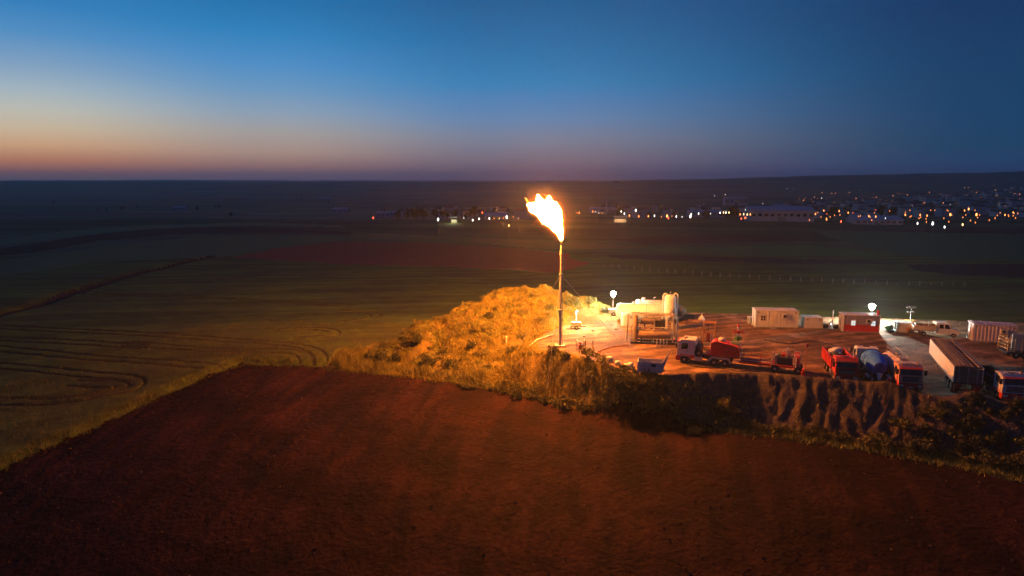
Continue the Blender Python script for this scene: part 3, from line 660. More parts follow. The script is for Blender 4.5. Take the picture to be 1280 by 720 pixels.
MB().lathe((0.35, -0.55, 0.26), (0, 0, 1), [(0, 0.3), (0.1, 0.33), (3.7, 0.33), (3.9, 0.24), (4.0, 0.05)], 18).build('column', TAN, sk, True)
MB().lathe((0.35, -0.55, 2.1), (0, 0, 1), [(0, 0.34), (0.0, 0.44), (0.12, 0.44), (0.12, 0.34)], 18).build('column_flange', TAN, sk)
for x in (-0.15, L*0.52, L):
    for y in (-0.8, 0.8): MB().box(x-0.06, x+0.06, y-0.06, y+0.06, 0.26, 4.15).build('frame_post', CREAM, sk)
for y in (-0.8, 0.8):
    for z in (4.1, 2.35): MB().box(-0.15, L, y-0.05, y+0.05, z, z+0.12).build('frame_rail', CREAM, sk)
for x in np.linspace(0, L-0.1, 6): MB().box(x-0.04, x+0.04, -0.8, 0.8, 4.22, 4.3).build('top_slat', CREAM, sk)
for k, x in enumerate(np.linspace(1.0, L-1.4, 5)):
    MB().tube([(x, -0.35, 2.0), (x, -0.5, 2.35), (x+0.1, -0.3, 2.75)], 0.06, 8).build('riser_pipe', OFFW if k % 2 else RUST, sk, True)
    MB().lathe((x, -0.62, 2.3), (0, 1, 0), [(0, 0.15), (0.04, 0.15), (0.05, 0.03), (0.15, 0.03)], 12).build('valve_wheel', RED if k % 2 else DARK, sk)
MB().box(L*0.55, L*0.8, -0.7, 0.3, 2.5, 3.4).build('control_cabinet', DARK, sk, bevel=0.03)
MB().tube([(L+0.55, -0.5, 0.1), (L+0.55, -0.5, 3.9), (L+0.2, -0.5, 4.2), (-0.2, -0.5, 4.45), (-0.75, -0.5, 4.2), (-0.9, -0.5, 0.2)], 0.13, 10).build('header_pipe', OFFW, sk, True)
MB().tube([(L-0.3, -0.6, 1.2), (L+0.2, -0.7, 1.6), (L+0.25, -0.7, 2.9), (L-0.2, -0.7, 3.2)], 0.11, 10).build('bend_pipe', OFFW, sk, True)
MB().tube([(L, -0.3, 0.5), (L+0.9, -0.3, 0.5), (L+1.3, -0.3, 0.15)], 0.16, 10).build('outlet_pipe', DRED, sk, True)
# four white riser posts in front
for k in range(4):
    x, y, z = gp(821+k*4.2, 434)
    t = thing('pipe_bollard', ('leftmost of four white pipe bollards before the separator', 'second from left of four white pipe bollards before the separator', 'third from left of four white pipe bollards before the separator', 'rightmost of four white pipe bollards before the separator')[k], 'bollard', (x, y, 0), 0, 'row of four pipe bollards')
    MB().tube([(0, 0, 0), (0, 0, 1.15)], 0.075, 10).build('post', OFFW, t, True); MB().lathe((0, 0, 1.15), (0, 0, 1), [(0, 0.09), (0.05, 0.09), (0.09, 0.03)], 10).build('cap', GREY, t, True)
# orange gantry behind tractor
x, y, z = gp(885.5, 437); hgt = zat(885, 402, y)
g = thing('steel_gantry', 'tall orange rectangular steel gantry behind the tractor unit', 'gantry', (x, y, 0), -0.25)
for sx in (-0.75, 0.75):
    for sy in (-0.5, 0.5): MB().box(sx-0.09, sx+0.09, sy-0.09, sy+0.09, 0, hgt).build('post', ORANGE, g)
for sy in (-0.5, 0.5):
    for z in (0.15, hgt*0.62, hgt-0.18): MB().box(-0.66, 0.66, sy-0.07, sy+0.07, z, z+0.16).build('crossbeam', ORANGE, g)
for sx in (-0.75, 0.75):
    for z in (0.2, hgt-0.16): MB().box(sx-0.06, sx+0.06, -0.41, 0.41, z, z+0.12).build('side_beam', ORANGE, g)
MB().box(-0.35, 0.15, -0.3, 0.3, hgt*0.3, hgt*0.6).build('hoist_box', DRED, g, bevel=0.03); MB().cyl((-0.1, 0, hgt*0.6), (-0.1, 0, hgt-0.1), 0.04, 6).build('hoist_cable', DARK, g)
MB().cyl((0.35, -0.3, 0.1), (0.35, -0.3, hgt*0.55), 0.1, 10).build('hydraulic_ram', OFFW, g, True)
# wellhead
x, y, z = gp(922, 431); h = zat(922, 404, y)
w = thing('wellhead', 'red wellhead valve tree with green lower valve behind the trailer', 'wellhead', (x, y, 0))
MB().tube([(0, 0, 0), (0, 0, h*0.4)], 0.16, 12).build('casing', GREENP, w, True)
MB().tube([(0, 0, h*0.4), (0, 0, h-0.5)], 0.11, 12).build('tubing', OFFW, w, True)
MB().lathe((0, 0, h-0.5), (0, 0, 1), [(0, 0.2), (0.15, 0.2), (0.2, 0.1), (0.5, 0.08)], 12).build('cap', RED, w, True)
for z, m, l in ((h*0.3, GREENP, 0.45), (h*0.6, RED, 0.6)):
    MB().box(-0.22, 0.22, -0.22, 0.22, z-0.22, z+0.22).build('valve_block', m, w, bevel=0.04)
    for s in (-1, 1):
        ar = MB().cyl((s*0.2, 0, z), (s*l, 0, z), 0.09, 10).build('valve_arm', m, w, True)
        MB().lathe((s*l, 0, z), (s, 0, 0), [(0, 0.26), (0.06, 0.26), (0.07, 0.08), (0.14, 0.06)], 14).build('hand_wheel', m, ar)
for z in (h*0.45, h*0.78): MB().lathe((0, 0, z), (0, 0, 1), [(0, 0.24), (0.1, 0.24)], 14).build('flange', OFFW, w)
# small white cone-topped hopper
x, y, z = gp(877, 400)
t = thing('cone_hopper', 'small white cone-topped hopper on dark ground behind the yard', 'hopper', (x, y, gz(x, y)))
MB().lathe((0, 0, 0), (0, 0, 1), [(0, 0.5), (0.3, 0.5), (0.32, 0.46), (0.75, 0.12), (0.8, 0.12), (0.82, 0.05)], 16).build('cone', WHITE, t); MB().tube([(0, 0, 0.8), (0, 0, 1.2)], 0.05, 8).build('vent', OFFW, t)

# ------------------------------------------------------------------ cabins and containers
def container(label, uL, uR, vB, vT, body, roof=None, door=None, yaw=None, band=None, windows=(), ribs=True, name='site_cabin', cat='cabin', vR=None, depth=2.4, wmat=None, wz=(1.2, 2.0), group=None):
    p = gp(uL, vB); q = gp(uR, vR or vB); L = hypot(q[0]-p[0], q[1]-p[1]); H = zat((uL+uR)/2, vT, (p[1]+q[1])/2)
    t = thing(name, label, cat, (p[0], p[1], gz(p[0], p[1])+0.0), atan2(q[1]-p[1], q[0]-p[0]), group)
    MB().box(0.04, L-0.04, 0.04, depth, 0.15, H-0.08).build('body', body, t)
    if band: MB().box(0.02, L-0.02, 0.012, 0.04, 0.15, 0.15+band[0]*(H-0.2)).build('lower_band', band[1], t)
    MB().box(-0.05, L+0.05, -0.07, depth+0.05, H-0.08, H).build('roof', roof or body, t)
    MB().box(0, L, 0.0, depth+0.02, 0.0, 0.15).build('base_frame', GREY, t)
    for x in (0, L-0.1): MB().box(x, x+0.1, -0.045, 0.09, 0.15, H-0.08).build('corner_post', roof or body, t)
    if ribs:
        n = max(4, int(L/0.42))
        for k in range(n):
            x = 0.2+(L-0.4)*k/(n-1)
            if any(a-0.1 < x < b+0.1 for a, b in windows) or (door and door[0]-0.1 < x < door[1]+0.1): continue
            MB().box(x-0.06, x+0.06, -0.03, 0.04, 0.15+(band[0]*(H-0.2) if band else 0), H-0.1).build('rib', body, t)
    for k in range(max(3, int(L/0.9))): x = 0.3+(L-0.6)*k/(max(3, int(L/0.9))-1); MB().box(x-0.04, x+0.04, 0.05, depth-0.05, H, H+0.035).build('roof_rib', roof or body, t)
    for yy in (0.3, depth*0.5-0.05, depth*0.5+0.1, depth-0.3): MB().cyl((0.0, yy, 0.25), (0.0, yy, H-0.15), 0.03, 6).build('lock_bar', GREY, t)
    for x in (0.25, L-0.55): MB().box(x, x+0.3, -0.02, 0.05, H-0.45, H-0.25).build('vent', GREY, t)
    if L > 3.5:
        ac = MB().box(L*0.62, L*0.62+0.8, -0.38, -0.035, H-1.15, H-0.55).build('air_conditioner', OFFW, t, bevel=0.03); MB().lathe((L*0.62+0.3, -0.38, H-0.85), (0, -1, 0), [(0, 0.22), (0.02, 0.22), (0.025, 0.05)], 14).build('fan', DARK, ac)
    for a, b in windows:
        f = MB().box(a-0.06, b+0.06, -0.05, 0.045, wz[0]-0.06, wz[1]+0.06).build('window', WHITE, t)
        n = 2
        for i in range(n):
            for j in range(n):
                xa = a+(b-a)*(i+0.08)/n; xb = a+(b-a)*(i+0.92)/n; za = wz[0]+(wz[1]-wz[0])*(j+0.06)/n; zb = wz[0]+(wz[1]-wz[0])*(j+0.94)/n
                MB().box(xa, xb, -0.065, -0.05, za, zb).build('pane', wmat or GL, f)
    if door:
        for k in range(2): MB().box(door[0]-0.05, door[1]+0.05, -0.75+0.3*k, -0.05, 0.0+0.12*k, 0.1+0.12*k).build('step', GREY, t)
        d = MB().box(door[0], door[1], -0.05, 0.045, 0.2, 2.05).build('door', door[2], t); MB().box(door[1]-0.16, door[1]-0.08, -0.09, -0.05, 1.0, 1.12).build('handle', DARK, d)
    return t, L, H
t, L, H = container('long white site cabin with one dark four-pane window', 944, 997, 409.5, 388, WHITE, depth=2.5, windows=((0.75, 1.5),), vR=410.5, wz=(1.15, 1.95), door=(2.2, 3.0, OFFW))
t2, _, _ = container('small pale box unit at left end of the long white cabin', 937, 944, 405, 397, OFFW, depth=1.2, ribs=False, name='utility_box', cat='box')
container('short plain white container right of the long white cabin', 1005.5, 1028, 411, 397, WHITE, depth=2.2, name='small_container', cat='container', vR=411.5)
WLIT = emit('lit_window', (0.95, 1.0, 0.95), 0.9)
cab, L, H = container('grey cabin with red lower half and two lit windows', 1053, 1099, 415, 394, mat('grey_cabin_panel', (0.30, 0.26, 0.27), 0.6, 0.12, 2), roof=WHITE, band=(0.42, RED), windows=((1.15, 1.75), (4.0, 4.6)), wmat=WLIT, wz=(1.1, 1.85), vR=416.5, ribs=True, name='red_grey_cabin')
vp = MB().cyl((L-0.2, 0.5, H), (L-0.2, 0.5, H+0.75), 0.16, 10).build('red_chimney', RED, cab, True)
container('low pale container under the unlit two-tier mast', 1120, 1143, 415.5, 404, OFFW, depth=2.0, name='low_container', cat='container', vR=417)
container('large pinkish-white shipping container behind the long tipper trailer', 1215, 1270, 427, 406.5, mat('pinkish_white_steel', (0.52, 0.40, 0.38), 0.55, 0.12, 2), depth=2.6, name='shipping_container', cat='container', vR=430.5)
# slim white pole and dark gear beside it
x, y, z = gp(1040, 411); t = thing('white_pole', 'slim white upright pole between white container and red cabin', 'pole', (x, y, 0))
MB().tube([(0, 0, 0), (0, 0, zat(1040, 388, y))], 0.09, 10).build('post', WHITE, t, True); MB().box(-0.3, 0.3, -0.3, 0.3, 0, 0.2).build('foot', CONC, t)
def gear(u, v, label, w=0.9, m=DARK):
    x, y, z = gp(u, v); t = thing('pump_unit', label, 'pump', (x, y, gz(x, y)), random.uniform(-0.4, 0.4))
    MB().box(-w, w, -0.4, 0.4, 0.1, 0.2).build('skid', GREY, t); MB().lathe((-w*0.8, 0, 0.55), (1, 0, 0), [(0, 0.2), (0.05, 0.34), (w*0.8, 0.34), (w*0.85, 0.2)], 14).build('motor', m, t, True)
    MB().lathe((w*0.35, 0, 0.3), (0, 0, 1), [(0, 0.3), (0.4, 0.34), (0.6, 0.2), (0.75, 0.1)], 12).build('pump_body', GALV, t, True); MB().tube([(w*0.35, 0, 0.9), (w*0.35, 0, 1.2), (w*0.8, 0, 1.25)], 0.06, 8).build('pipe', GALV, t, True)
gear(1034, 411.5, 'dark pump unit left of the slim white pole'); gear(1046, 412.5, 'dark pump unit right of the slim white pole', 0.7)
gear(1112, 414, 'greenish pump unit right of the red and grey cabin', 0.8, GREENP); gear(1137, 416.5, 'orange pump unit before the low pale container', 0.6, ORANGE)
# skip with a raised flap
x0, y0, _ = gp(797, 471); x1, y1, _ = gp(827, 473)
L = hypot(x1-x0, y1-y0); t = thing('steel_skip', 'open pale steel skip with a pointed raised right end', 'skip', (x0, y0, gz(x0+1, y0)+0.15), atan2(y1-y0, x1-x0))
SKM = mat('skip_grey', (0.55, 0.5, 0.48), 0.6, 0.2, 2)
MB().prism([(0.0, 0.0), (L, 0.0), (L, 1.25), (0.0, 1.25)], -0.05, 0.0).build('front_panel', SKM, t); MB().prism([(0.0, 0.0), (L, 0.0), (L, 1.25), (0.0, 1.25)], 1.7, 1.75).build('back_panel', SKM, t)
MB().box(-0.05, 0.0, -0.05, 1.75, 0, 1.25).build('left_panel', SKM, t); MB().box(0.0, L, 0, 1.7, 0.0, 0.06).build('floor_panel', SKM, t)
MB().add([(L, -0.05, 0), (L+0.06, -0.05, 0), (L+0.06, 1.75, 0), (L, 1.75, 0), (L, -0.05, 1.2), (L+0.06, -0.05, 1.2), (L+0.9, 1.75, 2.5), (L+0.84, 1.75, 2.5)], [(0,3,2,1),(4,5,6,7),(0,1,5,4),(1,2,6,5),(2,3,7,6),(3,0,4,7)]).build('end_flap', SKM, t)
for x in np.linspace(0.3, L-0.3, 5): MB().box(x-0.04, x+0.04, -0.1, -0.05, 0.05, 1.2).build('stiffener', SKM, t)
MB().box(L*0.55, L*0.75, -0.12, -0.05, 0.75, 1.05).build('hatch', DARK, t)
# railed valve pit near flare
x, y, z = gp(731, 437); t = thing('valve_pit_rail', 'red and white pipe railing round a valve pit by the flare', 'railing', (x, y, 0.0), -0.12)
for k, (px, py) in enumerate([(-1.1, -0.5), (-0.1, -0.6), (-1.1, 0.7), (-0.1, 0.7)]): MB().cyl((px, py, 0), (px, py, 1.35), 0.055, 8).build('post', OFFW, t)
for (a, b) in (((-1.1, -0.5), (-0.1, -0.6)), ((-1.1, 0.7), (-0.1, 0.7)), ((-1.1, -0.5), (-1.1, 0.7)), ((-0.1, -0.6), (-0.1, 0.7))):
    for zz in (0.7, 1.3): MB().cyl((*a, zz), (*b, zz), 0.045, 8).build('rail', RED if zz < 1 else OFFW, t)
MB().lathe((-0.6, 0, 0.1), (0, 0, 1), [(0, 0.25), (0.5, 0.25), (0.55, 0.12), (0.9, 0.1), (0.92, 0.3), (0.97, 0.3)], 14).build('valve', RED, t)
for (u, v, l) in ((731.5, 440, 'dark steel post at right of the valve pit railing'), (741, 441, 'dark steel post standing alone right of the valve pit')):
    x, y, z = gp(u, v); t = thing('steel_post', l, 'post', (x, y, 0)); MB().tube([(0, 0, 0), (0, 0, 1.55)], 0.07, 8).build('post_tube', RUST, t, True); MB().lathe((0, 0, 1.55), (0, 0, 1), [(0, 0.09), (0.05, 0.09), (0.08, 0.02)], 8).build('cap', DARK, t)
# white sacks at yard edge
SACK = mat('white_sack', (0.6, 0.55, 0.48), 0.9, 0.12, 4, bump=0.02)
def blob(name, label, x, y, z, r, m, cat, group=None, sq=0.8):
    bm = bmesh.new(); bmesh.ops.create_icosphere(bm, subdivisions=3, radius=r)
    s = random.random()*50
    for v in bm.verts:
        d = v.co.normalized(); k = max(abs(d.x), abs(d.y), abs(d.z))
        v.co = v.co*(1+0.35*(1/k-1))*(1+float(fbm(np.array([d.x*2+s]), np.array([d.y*2+d.z*2]))[0])*0.35); v.co.z *= sq
    zmin = min(v.co.z for v in bm.verts)
    for v in bm.verts: v.co.z -= zmin
    me = bpy.data.meshes.new(name); bm.to_mesh(me); bm.free(); me.materials.append(m); me.polygons.foreach_set('use_smooth', [True]*len(me.polygons))
    return tag(link_mesh(name, me, None, (x, y, z), (0, 0, random.random()*3)), label, cat, group)
for i, (u, v, r) in enumerate([(762, 452, 0.42), (772, 457, 0.4), (784, 462, 0.45), (788, 458, 0.35)]):
    x, y, z = gp(u, v); blob('white_sack', ('leftmost white bulk sack along the yard edge', 'second white bulk sack from the left along the yard edge', 'white bulk sack lying closest to the skip', 'small white bulk sack just behind the one by the skip')[i], x, y, gz(x, y)-0.03, r, SACK, 'sack', 'white sacks along the yard edge')
for i, (u, v, r, l) in enumerate([(741, 414, 0.2, 'small dark stone on bright ground near the lit yellowish mast'), (770, 412, 0.22, 'small dark stone on bright ground left of the pump enclosure'), (730, 421, 0.2, 'small dark stone on the yard above the valve pit')]):
    x, y, z = gp(u, v); blob('stone', l, x, y, gz(x, y)-0.03, r, mat('dark_stone', (0.08, 0.06, 0.05), 0.9, 0.3, 5), 'stone', sq=0.5)
# pipes on the mound beside the flare
for (p, q, l, m) in (((656, 432), (687, 416), 'long red pipe lying diagonally on the mound left of stack', RUST), ((662, 434), (690, 420), 'paler pipe lying next to the red one left of stack', OFFW)):
    a = hit(*p); b = hit(*q); pts = []
    for k in range(12):
        s = k/11; x = a[0]+(b[0]-a[0])*s; y = a[1]+(b[1]-a[1])*s; pts.append((x, y, gz(x, y)+0.18))
    t = thing('flow_pipe', l, 'pipe'); MB().tube(pts, 0.12, 8).build('pipe_run', m, t, True)
    for k in (2, 6, 10): MB().lathe(Vector(pts[k]), Vector(pts[k])-Vector(pts[k-1]), [(0, 0.19), (0.1, 0.19)], 10).build('collar', GREY, t)
a = hit(633, 430); t = thing('marker_post', 'short white marker post on the mound left of the flare', 'post', (a[0], a[1], a[2]-0.05)); MB().tube([(0, 0, 0), (0, 0, 1.1)], 0.1, 8).build('post_tube', WHITE, t, True); MB().box(-0.2, 0.2, -0.04, 0.04, 1.05, 1.3).build('plate', WHITE, t)
# sampling post on yard edge
x, y, z = gp(1006, 470); t = thing('hydrant_post', 'thin dark post with a small red hydrant at its foot', 'post', (x, y, 0.0))
MB().tube([(0, 0, 0), (0, 0, zat(1006, 432, y))], 0.05, 8).build('post_tube', RUST, t); MB().box(-0.15, 0.15, -0.12, 0.12, zat(1006, 433, y)-0.1, zat(1006, 431, y)+0.1).build('junction_box', DRED, t)
hy = MB().lathe((-0.3, -0.1, 0), (0, 0, 1), [(0, 0.2), (0.08, 0.2), (0.1, 0.13), (0.75, 0.13), (0.8, 0.17), (0.95, 0.08)], 12).build('hydrant', RED, t, True)
MB().cyl((-0.55, -0.1, 0.5), (-0.05, -0.1, 0.5), 0.07, 8).build('hydrant_outlet', RED, hy)

# ------------------------------------------------------------------ trucks (x forward, y left, z up, origin under the cab front)
def cab_unit(t, upper, lower, x=0.0, sleeper=False, tall=0.0, stripe=None):
    Hc = 2.95+tall; Lc = 2.2 if sleeper else 1.85
    MB().prism([(x-Lc, 0.95), (x-Lc, Hc-0.05), (x-Lc+0.25, Hc), (x-0.55, Hc), (x-0.22, Hc-0.25), (x-0.02, 1.85), (x, 1.2), (x, 0.95)], -1.2, 1.2).build('cab', upper, t, bevel=0.05)
    MB().prism([(x-0.45, 0.38), (x+0.1, 0.38), (x+0.13, 0.75), (x+0.06, 1.0), (x-0.45, 1.0)], -1.24, 1.24).build('bumper', lower, t, bevel=0.04)
    for s in (-1, 1): MB().prism([(x-Lc, 0.75), (x-1.65, 0.75), (x-1.6, 1.05), (x-0.42, 1.05), (x-0.42, 1.18), (x-Lc, 1.18)], s*1.21-0.03, s*1.21+0.03).build('cab_skirt', lower, t)
    # windshield lies on the sloped front
    z0, z1 = 1.88, Hc-0.38; k = (0.22-0.02)/((Hc-0.25)-1.85)
    fx = lambda z: x-0.02-(z-1.85)*k
    MB().add([(fx(z0)+0.012, -1.05, z0), (fx(z0)+0.012, 1.05, z0), (fx(z1)+0.012, 1.0, z1), (fx(z1)+0.012, -1.0, z1), (fx(z0)-0.02, -1.05, z0), (fx(z0)-0.02, 1.05, z0), (fx(z1)-0.02, 1.0, z1), (fx(z1)-0.02, -1.0, z1)], [(0,1,2,3),(7,6,5,4),(0,4,5,1),(1,5,6,2),(2,6,7,3),(3,7,4,0)]).build('windshield', GL, t)
    MB().prism([(fx(z1)-0.02, z1+0.03), (fx(z1)+0.28, z1-0.03), (fx(z1)+0.28, z1+0.03), (fx(z1)-0.02, z1+0.14)], -1.12, 1.12).build('sun_visor', lower, t)
    g = MB().box(x-0.02, x+0.025, -0.8, 0.8, 1.12, 1.7).build('grille', DARK, t)
    for z in (1.2, 1.35, 1.5): MB().box(x+0.025, x+0.045, -0.78, 0.78, z, z+0.05).build('grille_bar', GREY, g)
    if stripe: MB().box(x-0.02, x+0.03, -1.15, 1.15, 1.72, 1.84).build('front_stripe', stripe, t)
    MB().box(x-1.1, x-0.8, -0.35, 0.35, Hc, Hc+0.06).build('roof_hatch', DARK, t); MB().box(x+0.125, x+0.15, -0.28, 0.28, 0.5, 0.62).build('number_plate', OFFW, t)
    for yy in (-0.8, -0.27, 0.27, 0.8): MB().box(x-0.62, x-0.5, yy-0.07, yy+0.07, Hc-0.02, Hc+0.07).build('marker_lamp', AMBER, t)
    MB().lathe((x-0.9, 0.85, Hc), (0, 0, 1), [(0, 0.1), (0.12, 0.1), (0.2, 0.06), (0.22, 0.02)], 10).build('beacon', AMBER, t, True)
    for yy in (-0.5, 0.4): MB().cyl((fx(z0)+0.03, yy, z0+0.02), (fx(z0+0.5)+0.03, yy+0.35, z0+0.45), 0.012, 4).build('wiper', DARK, t)
    for s in (-1, 1):
        for zz in (0.45, 0.75): MB().box(x-1.75, x-1.5, s*1.2-0.04, s*1.2+0.08, zz, zz+0.04).build('step', GREY, t)
        MB().box(x+0.1, x+0.15, s*0.92-0.2, s*0.92+0.2, 0.6, 0.85).build('headlight', LAMPGLASS, t)
        d = MB().box(x-1.42, x-0.42, s*1.215-0.012, s*1.215+0.012, 1.2, 2.75).build('door', upper, t)
        MB().prism([(x-1.35, 1.95), (x-0.52, 1.85), (x-0.55, 2.45), (x-0.68, 2.65), (x-1.35, 2.65)], s*1.235-0.008, s*1.235+0.008).build('side_window', GL, d)
        MB().box(x-1.36, x-1.2, s*1.25-0.02, s*1.25+0.02, 1.62, 1.68).build('handle', DARK, d)
        MB().box(x-0.05, x+0.08, s*1.42-0.11, s*1.42+0.11, 1.95, 2.5).build('mirror', DARK, t)
        MB().cyl((x-0.1, s*1.2, 2.4), (x, s*1.4, 2.4), 0.025, 6).build('mirror_arm', DARK, t)
        MB().tube([(x-0.95+0.66*cos(a), s*1.08, 0.5+0.66*sin(a)) for a in np.linspace(0, pi, 9)], 0.06, 6, squash=3).build('mudguard', DARK, t)
        wheel(t, x-0.95, s*1.05)
def chassis(t, x0, x1, axles, tank=True):
    for s in (-1, 1): MB().box(x1, x0, s*0.42-0.05, s*0.42+0.05, 0.72, 0.98).build('chassis_rail', DARK, t)
    for xa in axles:
        MB().cyl((xa, -1.0, 0.5), (xa, 1.0, 0.5), 0.09, 8).build('axle', DARK, t)
        for s in (-1, 1): wheel(t, xa, s*1.03)
    if tank:
        for s in (-1, 1): MB().box(-3.15, -2.2, s*0.95-0.3, s*0.95+0.3, 0.5, 1.0).build('fuel_tank', GALV if s > 0 else GREY, t, bevel=0.06)
    for s in (-1, 1): MB().box(x1-0.03, x1+0.02, s*0.85-0.2, s*0.85+0.2, 0.75, 0.9).build('tail_light', REDLENS, t)
    MB().box(x1-0.02, x1+0.06, -1.15, 1.15, 0.55, 0.7).build('rear_bumper', DARK, t)
def dump_box(t, x0, x1, z0, z1, m, w=1.2, name='tipper_box'):
    b = MB().box(x1, x0, -w, w, z0, z0+0.1).build(name, m, t)
    for s in (-1, 1):
        MB().box(x1, x0, s*w-0.05, s*w+0.05, z0+0.1, z1).build('side_wall', m, b)
        for x in np.linspace(x1+0.15, x0-0.15, max(4, int((x0-x1)/0.7))): MB().box(x-0.05, x+0.05, s*(w+0.08)-0.035, s*(w+0.08)+0.035, z0, z1-0.02).build('side_rib', m, b)
        MB().box(x1, x0, s*w-0.09, s*w+0.09, z1, z1+0.08).build('top_rail', m, b)
    MB().box(x0-0.06, x0, -w+0.05, w-0.05, z0+0.1, z1+0.25).build('front_wall', m, b); MB().box(x1, x1+0.06, -w+0.05, w-0.05, z0+0.1, z1-0.05).build('tailgate', m, b)
    return b
TG = 'trucks parked in the yard'
# red truck: cab towards the camera, open red box with white bags
x, y, _ = gp(1059, 481)
t = thing('red_truck', 'all-red open-box truck, leftmost of the trucks facing the camera', 'truck', (x, y+0.3, 0), R(-104), TG)
cab_unit(t, RED, DRED); chassis(t, -1.8, -7.6, (-5.0, -6.3)); dump_box(t, -2.1, -7.8, 1.1, 2.35, RED); bx, by = x, y
for i, (dx, dy) in enumerate([(1.3, 6.2), (2.1, 7.0), (0.9, 4.7)]):
    blob('bulk_bag', ('white bulk bag in the middle of the red truck box', 'white bulk bag at tail end of the red truck box')[i] if i != 2 else 'dark bulk bag riding in the red truck box', bx+dx, by+dy+0.3, 1.215, 0.62, SACK if i != 2 else DARK, 'bag', 'bags in the red truck' if i != 2 else None, 1.1)
# blue-drum mixer: rear towards the camera
x, y, _ = 41.2, 73.6, 0
t = thing('mixer_truck', 'concrete mixer truck with bright blue drum, rear toward the camera', 'truck', (x+2.2, y+8.3, 0), R(75), TG)
cab_unit(t, WHITE, OFFW); chassis(t, -1.8, -7.9, (-4.9, -6.2))
dm = MB().lathe((-2.35, 0, 2.12), (-1, 0, -0.02), [(0, 0.5), (0.1, 0.75), (0.9, 1.12), (2.2, 1.25), (3.7, 1.2), (5.2, 0.72), (5.35, 0.70), (5.35, 0.6)], 28).build('drum', BLUE, t, True)
MB().lathe((-2.35-5.36, 0, 2.12-0.02*5.36), (-1, 0, -0.02), [(0, 0.64), (0.08, 0.52), (0.085, 0.1)], 24).build('drum_mouth', DBLUE, dm, True)
for a in (1.2, 2.9): MB().lathe((-2.35-a, 0, 2.12-0.02*a), (-1, 0, -0.02), [(0, 1.19), (0.0, 1.245), (0.12, 1.25), (0.12, 1.2)], 28).build('drum_band', DBLUE, dm, True)
MB().tube([(-7.8, 0, 1.45), (-8.0, 0.05, 1.2), (-8.35, 0.1, 0.85)], [0.28, 0.22, 0.18], 10).build('chute', WHITE, t, True)
for s in (-1, 1):
    MB().cyl((-6.7, s*0.5, 0.9), (-7.5, s*0.6, 1.9), 0.07, 8).build('drum_support', WHITE, t); MB().box(-7.95, -6.6, s*1.1-0.16, s*1.1+0.16, 0.98, 1.14).build('rear_fender', WHITE, t); MB().box(-8.0, -7.92, s*0.75-0.07, s*0.75+0.07, 0.2, 1.0).build('rear_leg', WHITE, t)
MB().lathe((-2.15, -0.95, 1.1), (0, 0, 1), [(0, 0.1), (0.03, 0.28), (1.1, 0.28), (1.15, 0.1)], 14).build('water_tank', WHITE, t, True)
# red and pale box truck
x, y, _ = gp(1139, 491)
t = thing('tank_truck', 'truck with pale salmon cab, red bumper and pink-white tank, right of mixer', 'truck', (x, y+0.3, 0), R(-101), TG)
cab_unit(t, mat('pale_salmon_paint', (0.58, 0.26, 0.19), 0.45, 0.2, 2.5), RED); chassis(t, -1.8, -6.9, (-4.7, -5.9))
MB().box(-1.8, -0.58, -1.1, 1.1, 2.955, 3.0).build('roof_panel', OFFW, t)
PK = mat('pinkish_tank_paint', (0.56, 0.42, 0.40), 0.5, 0.12, 2)
tk = MB().lathe((-2.2, 0, 1.95), (-1, 0, 0), [(0, 0.1), (0.06, 0.7), (0.2, 0.98), (0.4, 1.05), (4.4, 1.05), (4.6, 0.98), (4.74, 0.7), (4.8, 0.1)], 28).build('tank', PK, t, True)
for xx in (-3.4, -4.8, -6.2): MB().lathe((xx, 0, 1.95), (-1, 0, 0), [(0, 1.055), (0.0, 1.09), (0.1, 1.09), (0.1, 1.055)], 28).build('tank_band', OFFW, tk, True)
MB().box(-6.8, -2.3, -0.32, 0.32, 2.98, 3.05).build('walkway', GREY, t)
for s in (-1, 1):
    MB().cyl((-6.8, s*0.45, 3.45), (-2.3, s*0.45, 3.45), 0.03, 6).build('handrail', OFFW, t)
    for xx in (-6.7, -4.6, -2.4): MB().cyl((xx, s*0.45, 2.85), (xx, s*0.45, 3.45), 0.025, 6).build('rail_post', OFFW, t)
MB().lathe((-4.4, 0, 2.95), (0, 0, 1), [(0, 0.25), (0.25, 0.25), (0.25, 0.3), (0.32, 0.3)], 14).build('hatch', GREY, t)
# white truck at the right edge
x, y, _ = gp(1268, 505)
t = thing('white_truck', 'white cab truck with red bumper at right edge of the yard', 'truck', (x+0.2, y+0.4, 0), R(-100), TG)
cab_unit(t, WHITE, RED, stripe=WHITE); chassis(t, -1.8, -7.6, (-5.0, -6.3)); dump_box(t, -2.1, -7.8, 1.1, 2.0, DARK)
# long tipper trailer, rear towards the camera
A = np.array([49.0, 70.9]); B = np.array([54.2, 83.8]); dv = (A-B)/np.linalg.norm(A-B)
t = thing('tipper_trailer', 'long cream high-sided trailer with boards lying lengthwise on top', 'trailer', (B[0], B[1], 0), atan2(dv[1], dv[0]), None)
Lt = float(np.linalg.norm(A-B))
bd = MB().box(0, Lt, -1.35, 1.35, 1.25, 1.4).build('bed', DARK, t)
for s in (-1, 1):
    MB().box(0, Lt, s*1.32-0.04, s*1.32+0.04, 1.4, 3.05).build('side_panel', mat('pale_cream_panel', (0.62, 0.54, 0.42), 0.6, 0.12, 1.5), t)
    MB().box(0, Lt, s*1.32-0.07, s*1.32+0.07, 3.05, 3.16).build('top_rail', CREAM, t)
    MB().box(0.3, Lt-0.1, s*0.5-0.07, s*0.5+0.07, 0.95, 1.25).build('chassis_rail', DRED, t)
MB().box(0, 0.06, -1.28, 1.28, 1.4, 3.3).build('front_wall', CREAM, t)
